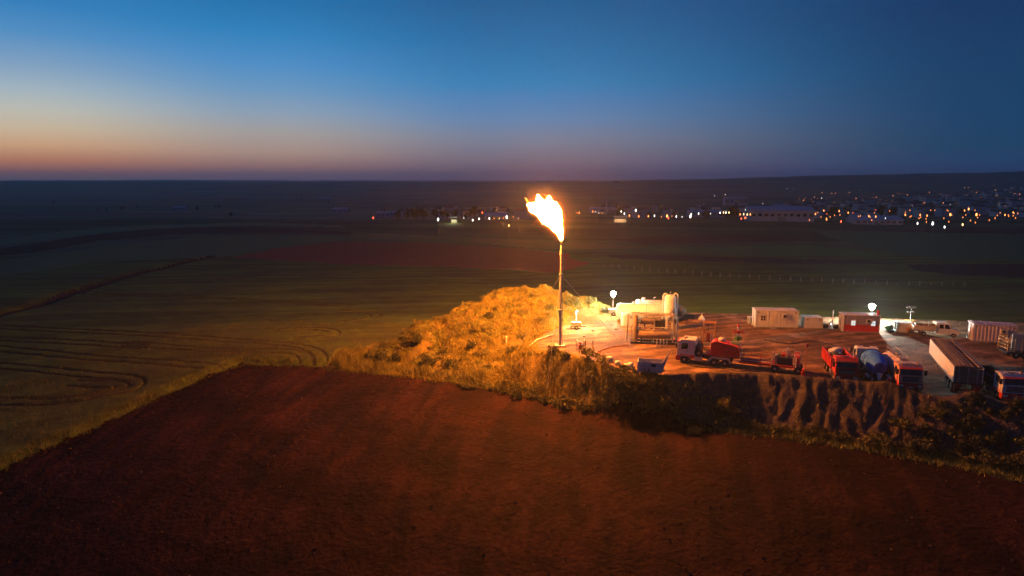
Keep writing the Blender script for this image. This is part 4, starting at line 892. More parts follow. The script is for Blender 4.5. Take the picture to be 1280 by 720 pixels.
tg_ = MB().box(Lt-0.06, Lt, -1.28, 1.28, 1.4, 3.0).build('tailgate', mat('brown_board', (0.16, 0.11, 0.08), 0.8, 0.25, 3), t)
for s in (-1, 0, 1): MB().box(Lt, Lt+0.05, s*0.85-0.06, s*0.85+0.06, 1.4, 3.0).build('tailgate_rib', GREY, tg_)
PLK = [mat('plank_tone_%d' % i, c, 0.8, 0.25, 3, stretch=(0.3, 3, 3)) for i, c in enumerate([(0.26, 0.18, 0.12), (0.17, 0.12, 0.085), (0.34, 0.24, 0.15)])]
for k in range(11):
    if k == 8: continue
    yy = -1.2+2.4*k/10; zz = 3.08+random.uniform(-0.06, 0.08)
    MB().box(0.1+random.uniform(0, 0.25), Lt-0.12-random.uniform(0, 0.3), yy-0.075, yy+0.075, zz, zz+0.1).build('top_board', PLK[k % 3], t)
for xx in np.linspace(0.8, Lt-0.8, 6): MB().box(xx-0.05, xx+0.05, -1.28, 1.28, 2.92, 3.0).build('roof_bow', GREY, t)
for xa in (Lt-1.4, Lt-2.75, Lt-4.1):
    for s in (-1, 1): wheel(t, xa, s*1.1)
MB().box(Lt-0.1, Lt+0.1, -1.25, 1.25, 0.5, 0.72).build('rear_bumper', RED, t)
for s in (-1, 1): MB().box(Lt-0.2, Lt+0.04, s*0.9-0.3, s*0.9+0.3, 0.72, 1.3).build('mudflap', RED, t); MB().box(Lt+0.1, Lt+0.13, s*0.9-0.2, s*0.9+0.2, 0.54, 0.68).build('tail_light', REDLENS, t); MB().cyl((2.6, s*0.8, 0), (2.6, s*0.8, 1.25), 0.08, 8).build('landing_leg', GREY, t)
# flatbed truck at the back
p = gp(1153, 421); q = gp(1203, 424)
t = thing('flatbed_truck', 'white crew-cab flatbed truck parked at the back, facing right', 'truck', (q[0], q[1]+1.2, 0), atan2(q[1]-p[1], q[0]-p[0]))
Lf = hypot(q[0]-p[0], q[1]-p[1])
MB().prism([(-2.9, 0.5), (-2.9, 2.15), (-1.5, 2.2), (-0.95, 1.35), (-0.1, 1.15), (0, 0.5)], -0.9, 0.9).build('cab', WHITE, t, bevel=0.05)
for s in (-1, 1):
    MB().prism([(-2.65, 1.35), (-2.1, 1.35), (-2.1, 1.95), (-2.65, 1.95)], s*0.91-0.012, s*0.91+0.012).build('rear_window', GL, t); MB().prism([(-1.95, 1.35), (-1.2, 1.35), (-1.55, 1.98), (-1.95, 1.98)], s*0.91-0.012, s*0.91+0.012).build('front_window', GL, t)
    wheel(t, -0.75, s*0.85, 0.4, W_SMALL); wheel(t, -4.6, s*0.85, 0.4, W_SMALL); MB().box(-0.02, 0.05, s*0.65-0.14, s*0.65+0.14, 0.75, 0.95).build('headlight', LAMPGLASS, t)
MB().add([(-1.48, -0.8, 2.16), (-1.48, 0.8, 2.16), (-0.93, 0.8, 1.38), (-0.93, -0.8, 1.38)], [(0, 1, 2, 3)]).build('windshield', GL, t)
MB().box(-6.0, -3.0, -1.0, 1.0, 0.85, 1.0).build('flatbed', GREY, t)
for s in (-1, 1): MB().box(-6.0, -3.0, s*1.0-0.03, s*1.0+0.03, 1.0, 1.65).build('drop_side', CREAM, t)
MB().box(-3.08, -3.0, -0.97, 0.97, 1.0, 2.1).build('headboard', CREAM, t); MB().box(-6.0, -5.94, -0.97, 0.97, 1.0, 1.6).build('tailgate', CREAM, t)
cy0 = t.location
for i in range(3):
    a = atan2(q[1]-p[1], q[0]-p[0]); xx = -5.3+i*0.9
    o = MB().box(-0.35, 0.35, -0.5, 0.5, 0, 0.9).build('wooden_crate', WOOD, None)
    for z in (0.1, 0.45, 0.75):
        for s in (-1, 1): MB().box(-0.38, 0.38, s*0.52-0.02, s*0.52+0.02, z, z+0.1).build('slat', WOOD, o)
    o.location = (cy0[0]+xx*cos(a), cy0[1]+xx*sin(a), 1.0); o.rotation_euler[2] = a; tag(o, ('rearmost brown wooden crate on the white flatbed truck', 'middle brown wooden crate on the white flatbed truck', 'brown wooden crate nearest the cab of the flatbed truck')[i], 'crate', 'crates on the flatbed truck')
# caged trailer at right edge
x, y, _ = gp(1262, 449)
t = thing('cage_trailer', 'yellow-railed cage trailer with white panel at right edge', 'trailer', (x-0.3, y+0.2, 0), R(-8))
MB().box(0, 6, 0, 2.3, 0.7, 0.9).build('bed', DARK, t)
for k in range(8):
    for yy in (0.05, 2.25): MB().cyl((0.05+k*0.84, yy, 0.9), (0.05+k*0.84, yy, 2.7), 0.035, 6).build('cage_post', YELLOW, t)
for z in (1.3, 1.75, 2.2, 2.65):
    for yy in (0.05, 2.25): MB().cyl((0, yy, z), (6, yy, z), 0.03, 6).build('cage_rail', YELLOW, t)
    MB().cyl((0.05, 0.05, z), (0.05, 2.25, z), 0.03, 6).build('end_rail', YELLOW, t)
MB().box(1.0, 5.9, 1.0, 1.1, 0.95, 3.1).build('white_panel', OFFW, t)
for xx in (1.2, 2.2, 4.6): 
    for s in (0.2, 2.1): wheel(t, xx, s, 0.5)

# tractor unit and service trailer on the left
fa = gp(849, 452); ra = gp(1003, 468); dv = np.array([fa[0]-ra[0], fa[1]-ra[1]]); Lh = np.linalg.norm(dv); yaw = atan2(dv[1], dv[0])
t = thing('tractor_unit', 'white and red tractor unit facing left before the separator', 'truck', (fa[0], fa[1]+0.6, 0), yaw)
cab_unit(t, WHITE, RED, sleeper=True, tall=0.15); chassis(t, -2.2, -6.7, (-4.6, -5.9), tank=True)
sw = wheel(t, -2.62, 1.02, 0.5, name='spare_wheel'); sw.location = (-2.65, 0.98, 1.5); sw.rotation_euler = (0, 0, R(18))
MB().box(-2.95, -2.3, -0.9, 0.9, 0.98, 2.3).build('equipment_rack', DARK, t); MB().tube([(-2.35, -1.05, 0.9), (-2.35, -1.05, 2.9), (-2.5, -1.05, 3.1)], 0.09, 8).build('exhaust_stack', GALV, t, True)
for s in (-1, 1): MB().tube([(-4.6+0.62*cos(a)-(1.3 if a > pi/2 else 0), s*1.03, 0.52+0.62*sin(a)) for a in np.linspace(0, pi, 11)], 0.05, 6, squash=4).build('rear_mudguard', OFFW, t)
MB().lathe((-5.2, 0, 0.98), (0, 0, 1), [(0, 0.6), (0.12, 0.6), (0.14, 0.4)], 16).build('fifth_wheel', DARK, t)
ox, oy = fa[0]-4.4*cos(yaw), fa[1]+0.6-4.4*sin(yaw)
t = thing('service_trailer', 'red low-bed service trailer with front tank and rear engine', 'trailer', (ox, oy, 0), yaw+pi)
LT = Lh-4.4
fb = MB().box(-0.9, 3.2, -1.15, 1.15, 1.25, 1.45).build('gooseneck', DRED, t)
MB().prism([(-0.3, 1.45), (3.1, 1.45), (3.1, 2.6), (2.3, 2.85), (0.1, 3.2), (-0.3, 2.9)], -1.0, 1.0).build('front_tank', RED, t, bevel=0.06)
for xx in (0.9, 2.1): MB().box(xx-0.05, xx+0.05, 1.0, 1.05, 1.45, 2.75).build('tank_rib', OFFW if xx > 2 else RED, t)
MB().lathe((0.9, 0.2, 3.0), (0, 0, 1), [(0, 0.45), (0.3, 0.45), (0.45, 0.3), (0.5, 0.1)], 14).build('tank_dome', OFFW, t, True)
MB().lathe((2.0, 0.2, 2.75), (1, 0, 0), [(0, 0.3), (0.05, 0.42), (1.0, 0.42), (1.05, 0.3)], 16).build('hose_reel', mat('green_grey_paint', (0.12, 0.15, 0.10), 0.6, 0.2, 3), t, True)
for s in (-1, 1):
    MB().box(3.1, LT, s*0.95-0.08, s*0.95+0.08, 0.72, 0.98).build('main_beam', RED, t)
    for z in (1.35, 1.75): MB().cyl((3.2, s*1.05, z), (7.0, s*1.05, z), 0.045, 8).build('side_rail', RED if z < 1.5 else ORANGE, t)
    for xx in (3.3, 6.9, 9.6): MB().cyl((xx, s*1.07, 0.9), (xx, s*1.07, 2.1), 0.05, 8).build('stanchion', WHITE, t)
    for xx in (4.4, 5.6): MB().cyl((xx, s*1.05, 0.95), (xx, s*1.05, 1.75), 0.035, 6).build('rail_post', RED, t)
MB().box(3.2, LT, -0.9, 0.9, 0.80, 0.9).build('deck', DRED, t)
for k in range(7): MB().cyl((3.4, -0.75+k*0.25, 1.0+0.03*(k % 3)), (6.8, -0.75+k*0.25, 1.0+0.03*(k % 3)), 0.07, 8).build('drill_pipe', (RUST, OFFW, ORANGE)[k % 3], t, True)
en = MB().box(7.5, 9.2, -0.7, 0.7, 0.95, 1.85).build('engine_block', DARK, t, bevel=0.05)
for k in range(4): MB().cyl((7.75+k*0.36, 0.35, 1.85), (7.75+k*0.36, 0.35, 2.15+0.2*(k % 2)), 0.11, 10).build('engine_cylinder', GALV if k % 2 else GREENP, en, True)
MB().tube([(8.5, -0.3, 1.85), (8.5, -0.3, 2.9), (8.65, -0.3, 3.0)], 0.08, 8).build('exhaust_pipe', GALV, en, True)
MB().box(7.2, 7.48, -0.6, 0.6, 1.0, 2.0).build('radiator', GREY, t); MB().lathe((7.9, 0.1, 2.0), (1, 0, 0), [(0, 0.2), (0.04, 0.3), (0.7, 0.3), (0.74, 0.2)], 14).build('air_filter', RED, t, True)
MB().lathe((9.35, -0.0, 1.75), (1, 0, 0), [(0, 0.4), (0.05, 0.72), (LT-9.5, 0.72), (LT-9.45, 0.4)], 22).build('rear_tank', RED, t, True)
for xx in (9.4, LT-0.1):
    for s in (-1, 1): MB().cyl((xx, s*0.95, 0.95), (xx, s*0.95, 2.4), 0.04, 8).build('cage_post', OFFW, t)
for s in (-1, 1): MB().cyl((9.4, s*0.95, 2.4), (LT-0.1, s*0.95, 2.4), 0.035, 8).build('cage_rail', OFFW, t)
for xa in (7.3, 9.9):
    for s in (-1, 1): wheel(t, xa, s*1.03)
for s in (-1, 1): MB().box(LT-0.05, LT+0.02, s*0.8-0.18, s*0.8+0.18, 0.75, 0.9).build('tail_light', REDLENS, t)

# ------------------------------------------------------------------ vegetation
DRYG = mat('dry_grass_blades', (0.22, 0.175, 0.024), 0.8, 0.35, 0.6)
GRNG = mat('green_grass_blades', (0.20, 0.19, 0.035), 0.8, 0.35, 0.6)
LEAF = mat('shrub_leaves', (0.10, 0.095, 0.022), 0.7, 0.4, 1.2)
LEAF2 = mat('dry_shrub_leaves', (0.16, 0.135, 0.026), 0.7, 0.35, 1.2)
LEAFD = mat('dark_shrub_leaves', (0.055, 0.055, 0.018), 0.75, 0.4, 1.2)
BARK = mat('bark', (0.07, 0.05, 0.035), 0.9, 0.3, 4)
def grass(name, label, X, Y, m, h0, h1, blades=7, spread=0.3, w=0.05):
    n = len(X); Z = height(X, Y); N = n*blades
    bx = np.repeat(X, blades)+RNG.normal(0, spread, N); by = np.repeat(Y, blades)+RNG.normal(0, spread, N); bz = np.repeat(Z, blades)-0.12
    h = RNG.uniform(h0, h1, N)*np.repeat(RNG.uniform(0.6, 1.25, n), blades); th = RNG.uniform(0, 2*pi, N); lean = RNG.uniform(0.1, 0.7, N)*h; la = th+RNG.normal(pi/2, 0.5, N)
    ww = w*RNG.uniform(0.7, 1.6, N)
    a = np.stack([bx-np.cos(th)*ww, by-np.sin(th)*ww, bz], 1); b = np.stack([bx+np.cos(th)*ww, by+np.sin(th)*ww, bz], 1)
    c = np.stack([bx+np.cos(la)*lean, by+np.sin(la)*lean, bz+h], 1)
    V = np.stack([a, b, c], 1).reshape(-1, 3)
    me = bpy.data.meshes.new(name); me.vertices.add(3*N); me.vertices.foreach_set('co', V.astype(np.float32).ravel())
    me.loops.add(3*N); me.loops.foreach_set('vertex_index', np.arange(3*N, dtype=np.int32)); me.polygons.add(N); me.polygons.foreach_set('loop_start', np.arange(0, 3*N, 3, dtype=np.int32)); me.update(calc_edges=True)
    me.materials.append(m); o = link_mesh(name, me); o['kind'] = 'stuff'; o['label'] = label; return o
def scatter(n, x0, x1, y0, y1, keep):
    X = RNG.uniform(x0, x1, n); Y = RNG.uniform(y0, y1, n); k = keep(X, Y); return X[k], Y[k]
def on_mound(X, Y):
    z, s, r = height(X, Y, True); ps = poly_sd(X, Y, PLOUGHED)
    return (ps > 0.1) & (((r > 0.1) | ((ps < 7) & (X > -25) & (s > 0.6) & (X < 18.5+fbm(X/2, Y/2)*3)) | ((s > 0.6) & (s < 9) & (X < 18.5) & (Y < 125))) & (s > 0.3)) & (fbm(X/2.2, Y/2.2, 3) > -0.16)
X, Y = scatter(62000, -30, 25, 72, 128, on_mound)
k = fbm(X/4+9, Y/4, 3) > -0.02
grass('dry_grass', 'tall dry grass covering the mound beside the flare', X[k], Y[k], DRYG, 0.2, 0.55, 9, 0.3, 0.045)
grass('green_grass', 'low green grass among the dry grass on the mound', X[~k], Y[~k], GRNG, 0.2, 0.5, 9, 0.3, 0.045)
def bank_foot(X, Y):
    z, s, r = height(X, Y, True); ps = poly_sd(X, Y, PLOUGHED)
    return (ps > -0.3) & (ps < 2.6+2.0*fbm(X/3, Y/3)) & (X > 18)
X, Y = scatter(26000, 16, 66, 50, 82, bank_foot)
grass('bank_foot_grass', 'rough grass strip along foot of the earth bank', X, Y, GRNG, 0.2, 0.6, 7, 0.3, 0.05)
X, Y = scatter(5000, 18, 70, 55, 85, lambda X, Y: (lambda s, r: (s > 0.4) & (s < 6) & (fbm(X/2, Y/2) > 0.06))(*height(X, Y, True)[1:]))
grass('bank_tufts', 'sparse dry tufts on face of the earth bank', X, Y, DRYG, 0.2, 0.5, 6, 0.25, 0.05)
X, Y = scatter(60000, -75, -6, 38, 108, lambda X, Y: (lambda ps: (ps > -0.2+1.5*fbm(X/4+7, Y/4)) & (ps < 1.2+3.5*fbm(X/3, Y/3)))(poly_sd(X, Y, PLOUGHED)))
grass('field_margin_grass', 'rough grass margin between wheat and ploughed field', X, Y, mat('margin_grass_blades', (0.09, 0.085, 0.018), 0.85, 0.35, 0.6), 0.12, 0.4, 7, 0.3, 0.045)

def near_crop(X, Y):
    ps = poly_sd(X, Y, PLOUGHED); ok = (ps > 1.0) & (ps < 26) & (height(X, Y, True)[2] < 0.2) & (X < Y*0.02-3); d = np.full(X.shape, 1e3)
    for t in TRACKS: d = np.minimum(d, line_d(X, Y, t))
    return ok & (d > 0.45)
X, Y = scatter(52000, -85, -4, 50, 128, near_crop)
grass('wheat_stalks', 'standing wheat stalks near edge of the ploughed field', X, Y, mat('wheat_blades', (0.17, 0.14, 0.032), 0.8, 0.35, 0.6), 0.85, 1.25, 6, 0.3, 0.05)
def shrub_meshes(seed, leaves, m, r=1.0, h=1.1, leaf=0.1, lobes=9):
    g = np.random.default_rng(seed)
    C = np.stack([g.normal(0, 0.45*r, lobes), g.normal(0, 0.45*r, lobes), g.uniform(0.35, 0.85, lobes)*h], 1); S = g.uniform(0.28, 0.5, lobes)*r
    ki = g.integers(0, lobes, leaves); d = g.normal(0, 1, (leaves, 3)); d /= np.linalg.norm(d, axis=1)[:, None]
    P = C[ki]+d*(S[ki]*g.uniform(0.45, 1.08, leaves))[:, None]; P[:, 2] = np.maximum(P[:, 2], 0.04)
    a = g.normal(0, 1, (leaves, 3)); a /= np.linalg.norm(a, axis=1)[:, None]; b = np.cross(a, g.normal(0, 1, (leaves, 3))); b /= np.linalg.norm(b, axis=1)[:, None]
    s = leaf*g.uniform(0.6, 1.4, leaves)[:, None]
    V = np.stack([P-a*s, P+b*s*0.55, P+a*s, P-b*s*0.55], 1).reshape(-1, 3)
    me = bpy.data.meshes.new('foliage'); me.from_pydata(V.tolist(), [], np.arange(4*leaves).reshape(-1, 4).tolist()); me.materials.append(m)
    mb = MB()
    for c in C: mb.tube([(0, 0, -0.15), (c[0]*0.4, c[1]*0.4, c[2]*0.5), tuple(c)], [0.045, 0.03, 0.012], 5)
    return me, mb.mesh('stems', BARK)
PROT = [shrub_meshes(5+i, 900, (LEAF, LEAF2, LEAFD)[i % 3], 1.0, 1.1, 0.085) for i in range(6)]
def shrub(x, y, s, kind, label, group, sink=0.08):
    f, st_ = PROT[kind]; t = thing('shrub', label, 'shrub', (x, y, gz(x, y)-sink), random.uniform(0, 6.28), group); t.scale = (s, s*random.uniform(0.85, 1.15), s*random.uniform(0.8, 1.1))
    link_mesh('foliage', f, t); link_mesh('stems', st_, t); return t
# hedge between flare yard and ploughed field
HEDGE = [gp(u, v, -2.8)[:2] for u, v in [(575, 466), (640, 478), (700, 489), (760, 500), (800, 507), (832, 512)]]
g = np.random.default_rng(3)
pts = spline(HEDGE, 9)
for (x, y) in pts:
    shrub(x+g.normal(0, 0.5), y+g.normal(0.0, 0.5), g.uniform(0.5, 0.95), int(g.choice([0, 3, 4, 2, 0])), 'dark shrub in the hedge between flare yard and ploughed field', 'hedge shrubs below the flare yard')
for i in range(30):
    s = g.uniform(0, len(pts)-1.01); j = int(s); x, y = pts[j]
    shrub(x+g.normal(0, 0.8), y+g.uniform(0.8, 3.6), g.uniform(0.4, 0.85), int(g.choice([0, 1, 4, 3])), 'olive shrub on the slope just above the dark hedge', 'slope shrubs above the hedge')
for (u, v, s, k, l) in [(477, 452, 1.5, 2, 'big dark shrub at left tip of the mound'), (492, 455, 1.2, 5, 'dark shrub second from left tip of the mound'), (520, 432, 1.3, 2, 'dark shrub halfway up left end of the mound'), (538, 459, 1.5, 5, 'dark shrub at mound foot near the wheat corner'), (562, 462, 1.2, 2, 'dark shrub at mound foot right of the wheat corner'), (505, 424, 1.0, 5, 'small dark shrub on left crest of the mound'), (588, 437, 1.0, 2, 'single dark shrub on the lower face of the mound'), (612, 400, 1.0, 5, 'single dark shrub high on the mound face'), (690, 448, 1.1, 2, 'dark round shrub just left of the stack base'), (706, 452, 1.0, 5, 'dark round shrub just right of the stack base'), (735, 452, 1.3, 4, 'dry brown bush below the valve pit railing'), (750, 458, 1.1, 1, 'dry brown bush right below the steel post'), (757, 392, 1.2, 2, 'dark bush beside the lit white floodlight mast'), (640, 443, 1.0, 2, 'dark low shrub left of the diagonal pipes'), (715, 383, 1.3, 0, 'green bush lit yellow behind the small mast'), (735, 382, 1.2, 3, 'green bush lit yellow right of the small mast'), (700, 378, 1.2, 1, 'yellow-lit bush on the crest behind the stack'), (664, 372, 1.1, 4, 'dry bush on the highest crest of the mound'), (868, 545, 0.8, 0, 'small green shrub alone at the corner of the ploughed field'), (848, 512, 0.8, 3, 'green shrub at left end of the bare earth bank')]:
    p = hit(u, v)
    if p: shrub(p[0], p[1]+0.3, s, k, l, None)
for i in range(260):
    x = g.uniform(-22, 14); y = g.uniform(92, 119); z, s_, r_ = height(np.array([x]), np.array([y]), True)
    if r_[0] > 0.3 and s_[0] > 1.5: shrub(x, y, g.uniform(0.45, 1.0), int(g.choice([1, 4, 1, 4, 0, 3])), 'golden dry bush among the scrub covering the grassy mound', 'bushes covering the mound', 0.25)
BF = spline([gp(u, v, FIELD_Z)[:2] for u, v in [(895, 530), (960, 541), (1040, 552), (1110, 562), (1180, 573), (1280, 592)]], 8)
for i, (x, y) in enumerate(BF):
    if g.random() < 0.8: shrub(x+g.normal(0, 0.4), y+g.uniform(0.2, 0.9), g.uniform(0.5, 0.95)*(1+0.6*i/len(BF)), int(g.choice([0, 3, 4])), 'low green shrub along foot of the earth bank', 'low shrubs at the bank foot')
for i in range(34):
    u = g.uniform(1120, 1290); v = g.uniform(505, 590); p = hit(u, v)
    if p and poly_sd(np.array([p[0]]), np.array([p[1]]), PLOUGHED)[0] > 0.5 and height(np.array([p[0]]), np.array([p[1]]), True)[1][0] > 0.2: shrub(p[0], p[1], g.uniform(0.6, 1.3), int(g.choice([0, 3, 2, 5])), 'dark shrub on the bank below the right-hand trucks', 'shrubs on the right end of the bank')

# stones and clods on the ploughed field
n = 1700; X = RNG.uniform(-70, 60, n); Y = RNG.uniform(38, 102, n); k = poly_sd(X, Y, PLOUGHED) < -0.5; X = X[k]; Y = Y[k]; Z = height(X, Y)
base = np.array([(1, 0, 0), (-1, 0, 0), (0, 1, 0), (0, -1, 0), (0, 0, 1), (0, 0, -1)], float); bf = [(0, 2, 4), (2, 1, 4), (1, 3, 4), (3, 0, 4), (2, 0, 5), (1, 2, 5), (3, 1, 5), (0, 3, 5)]
V = (base[None]*RNG.uniform(0.04, 0.13, (len(X), 1, 3))*RNG.uniform(0.6, 1.6, (len(X), 1, 1))+np.stack([X, Y, Z+0.05], 1)[:, None, :]).reshape(-1, 3)
Fc = (np.array(bf)[None]+np.arange(len(X))[:, None, None]*6).reshape(-1, 3)
me = bpy.data.meshes.new('field_clods'); me.from_pydata(V.tolist(), [], Fc.tolist()); me.materials.append(mat('clod_stone', (0.05, 0.02, 0.013), 0.9, 0.4, 0.5, col2=(0.11, 0.06, 0.042)))
o = link_mesh('field_clods', me); o['kind'] = 'stuff'; o['label'] = 'loose stones and clods on the ploughed field'

def yard_free(X, Y): return height(X, Y, True)[1] < -1.0
n = 2200; X, Y = scatter(n, 5, 75, 66, 118, yard_free); Z = height(X, Y)
V = (base[None]*RNG.uniform(0.03, 0.10, (len(X), 1, 3))*RNG.uniform(0.6, 1.6, (len(X), 1, 1))+np.stack([X, Y, Z+0.02], 1)[:, None, :]).reshape(-1, 3)
Fc = (np.array(bf)[None]+np.arange(len(X))[:, None, None]*6).reshape(-1, 3)
me = bpy.data.meshes.new('yard_gravel'); me.from_pydata(V.tolist(), [], Fc.tolist()); me.materials.append(mat('yard_stone', (0.16, 0.10, 0.07), 0.9, 0.4, 0.5, col2=(0.34, 0.26, 0.2)))
o = link_mesh('yard_gravel', me); o['kind'] = 'stuff'; o['label'] = 'loose stones scattered over the yard'
# hoses lying in the yard
for (px, m, l) in [([(858, 456), (880, 460), (905, 461), (930, 466), (950, 465)], DARK, 'black hose lying in front of the tractor unit'), ([(842, 430), (852, 434), (862, 430), (880, 427), (905, 430), (921, 433)], DARK, 'dark hose running from separator to wellhead'), ([(748, 440), (765, 434), (785, 432)], RUST, 'rusty flow line running from valve pit to separator'), ([(955, 425), (985, 430), (1015, 427), (1045, 433)], DARK, 'long dark cable across the open yard')]:
    w_ = spline([gp(*c)[:2] for c in px], 8); tag(MB().tube([(x, y, gz(x, y)+0.07) for x, y in w_], 0.07, 6).build('hose', m, None, True), l, 'hose')

# ------------------------------------------------------------------ fence posts across the field behind the yard
pm = MB().box(-0.06, 0.06, -0.06, 0.06, -0.2, 1.0).add([(-0.06, -0.06, 1.0), (0.06, -0.06, 1.0), (0.06, 0.06, 1.0), (-0.06, 0.06, 1.0), (0, 0, 1.1)], [(0, 1, 4), (1, 2, 4), (2, 3, 4), (3, 0, 4)]).mesh('fence_post', mat('weathered_concrete', (0.13, 0.115, 0.10), 0.9, 0.3, 2))
fp = [np.array(hit(u, v)[:2]) for u, v in [(755, 334), (800, 338), (900, 346), (1010, 352), (1120, 356), (1205, 358)]]
cum = np.concatenate([[0], np.cumsum([np.linalg.norm(b-a) for a, b in zip(fp[:-1], fp[1:])])])
for s in np.linspace(0, cum[-1], 38):
    x = np.interp(s, cum, [p[0] for p in fp]); y = np.interp(s, cum, [p[1] for p in fp])
    tag(link_mesh('fence_post', pm, None, (x, y, gz(x, y)), (random.uniform(-0.05, 0.05), random.uniform(-0.05, 0.05), 0)), 'pale concrete post in the fence line across the field behind the yard', 'fence post', 'fence posts across the back field')

# ------------------------------------------------------------------ the town and farms
HW = [mat('house_wall_%d' % i, c, 0.85, 0.12, 0.5) for i, c in enumerate([(0.62, 0.58, 0.54), (0.45, 0.42, 0.42), (0.60, 0.52, 0.42), (0.42, 0.40, 0.42)])]
HR = [mat('house_roof_%d' % i, c, 0.85, 0.2, 0.5) for i, c in enumerate([(0.16, 0.06, 0.04), (0.12, 0.055, 0.04), (0.10, 0.09, 0.09)])]
def house_mesh(w, d, h, rh, mw, mrf):
    me = MB().box(-w/2, w/2, -d/2, d/2, -2, h).mesh('wall', mw)
    rf = MB().add([(-w/2-0.4, -d/2-0.4, h+0.004), (w/2+0.4, -d/2-0.4, h+0.004), (w/2+0.4, d/2+0.4, h+0.004), (-w/2-0.4, d/2+0.4, h+0.004), (-w/2+rh, 0, h+rh), (w/2-rh, 0, h+rh)], [(0, 3, 2, 1), (0, 1, 5, 4), (1, 2, 5), (2, 3, 4, 5), (3, 0, 4)]).mesh('roof', mrf)
    return me, rf
HP = [house_mesh(w, d, h, rh, HW[i % 4], HR[i % 3]) for i, (w, d, h, rh) in enumerate([(10, 8, 5.5, 2.2), (13, 9, 6.5, 2.6), (9, 9, 8.5, 2.0), (16, 11, 9.5, 2.6), (11, 7, 3.6, 1.8)])]
used = []
def house(u, v, k, label, group):
    p = hit(u, v)
    if not p or p[1] < 480: return
    if any(hypot(p[0]-a, p[1]-b) < 16 for a, b in used): return
    used.append(p[:2]); t = thing('house', label.replace('small dim house', ('small two-storey pale house', 'broad dim grey house', 'tall narrow cream house', 'largest kind of grey block house', 'low single-storey pale house')[k]), 'house', (p[0], p[1], p[2]), random.uniform(-0.5, 0.5), group)
    for nm, me in zip(('wall', 'roof'), HP[k]): link_mesh(nm, me, t)
g = np.random.default_rng(21)
for i in range(260):
    u = g.uniform(985, 1290); v = g.uniform(236, 280)
    if v < 262-(u-985)*0.09: continue
    house(u, v, int(g.integers(0, 5)), 'small dim house among the street lamps of the hillside town', 'houses of the hillside town')
for i in range(26):
    house(g.uniform(735, 940), g.uniform(262, 279), int(g.integers(0, 5)), 'small dim house along the lit valley road right of the flame', 'houses along the valley road')
for i in range(16):
    house(g.uniform(520, 655), g.uniform(262, 278), int(g.integers(0, 5)), 'small dim house in the lamp-lit hamlet left of the flame', 'houses of the hamlet left of the flame')
PALE = mat('pale_sheet_cladding', (0.34, 0.36, 0.42), 0.7, 0.08, 0.2); PINKB = mat('pinkish_render', (0.55, 0.42, 0.40), 0.8, 0.1, 0.2)
def shed(label, uL, uR, vB, vT, m, depth=18, name='warehouse', cat='warehouse', bays=8, roof=None, rise=0.12):
    p = hit((uL+uR)/2, vB)
    if not p: return
    k = p[1]/F; w = (uR-uL)*k; h = max(2.5, (vB-vT)*k*1.02)
    t = thing(name, label, cat, (p[0], p[1]+depth/2, p[2]), -atan2(p[0], p[1])*0.35)
    MB().box(-w/2, w/2, -depth/2, depth/2, -4, h).build('wall', m, t)
    MB().add([(-w/2-0.5, -depth/2-0.5, h+0.01), (w/2+0.5, -depth/2-0.5, h+0.01), (w/2+0.5, depth/2+0.5, h+0.01), (-w/2-0.5, depth/2+0.5, h+0.01), (-w/2-0.5, 0, h+depth*rise), (w/2+0.5, 0, h+depth*rise)], [(0, 3, 2, 1), (0, 1, 5, 4), (2, 3, 4, 5), (0, 4, 3), (1, 2, 5)]).build('roof', roof or m, t)
    for i in range(bays):
        x = -w/2+w*(i+0.5)/bays
        f = MB().box(x-w/bays*0.3, x+w/bays*0.3, -depth/2-0.1, -depth/2-0.01, h*0.45, h*0.72).build('window', GREY, t); MB().box(x-w/bays*0.27, x+w/bays*0.27, -depth/2-0.16, -depth/2-0.11, h*0.48, h*0.69).build('pane', GL, f)
    d = MB().box(-w*0.06, w*0.06, -depth/2-0.1, -depth/2-0.01, 0, h*0.4).build('door', GREY, t)
    return t
shed('long pale warehouse at foot of the hillside town', 942, 1018, 277, 263.5, PALE, bays=10)
shed('pinkish building on the slope above the valley road', 907, 935, 257, 248, PINKB, 16, 'pink_hall', 'building', 5)
shed('low pale shed under the white lamps of the right-hand town', 1075, 1130, 281, 278, HW[3], 18, bays=8)
shed('small pale block behind left end of the long warehouse', 969, 988, 262, 257, PALE, 14, bays=3)
shed('pale roadside shed with lit forecourt right of the flame', 738, 800, 266, 261, PALE, 16, bays=6)
shed('bluish valley shed left of the town warehouse', 862, 905, 272, 265, PALE, 16, bays=5)
shed('small pale farm shed in the far left valley', 215, 230, 262.5, 259.5, PALE, 14, 'farm_shed', 'shed', 3)
shed('pale farm sheds cluster building far left of the flame', 415, 434, 267, 261.5, PALE, 14, 'farm_shed', 'shed', 3)
shed('bluish farm shed beside the red far lamp', 470, 487, 272, 266.5, PALE, 14, 'farm_shed', 'shed', 3)
shed('second farm shed right of the red far lamp', 490, 503, 271.5, 266, HW[3], 12, 'farm_shed', 'shed', 2)
shed('long low pale shed on the far left plain', 398, 412, 249.5, 247.5, PALE, 14, 'farm_shed', 'shed', 3)
shed('pale low hall among the lamps of the left hamlet', 606, 634, 275, 270, PALE, 14, bays=4)
p = hit(758, 268)
if p:
    t = thing('radio_mast', 'tall slender mast rising behind the roadside shed', 'mast', p); hh = (269-247)*p[1]/F
    MB().tube([(0, 0, -2), (0, 0, hh)], [1.1, 0.7], 8).build('shaft', PALE, t); MB().box(-1.3, 1.3, -1.3, 1.3, hh-3, hh-2.4).build('platform', GREY, t)
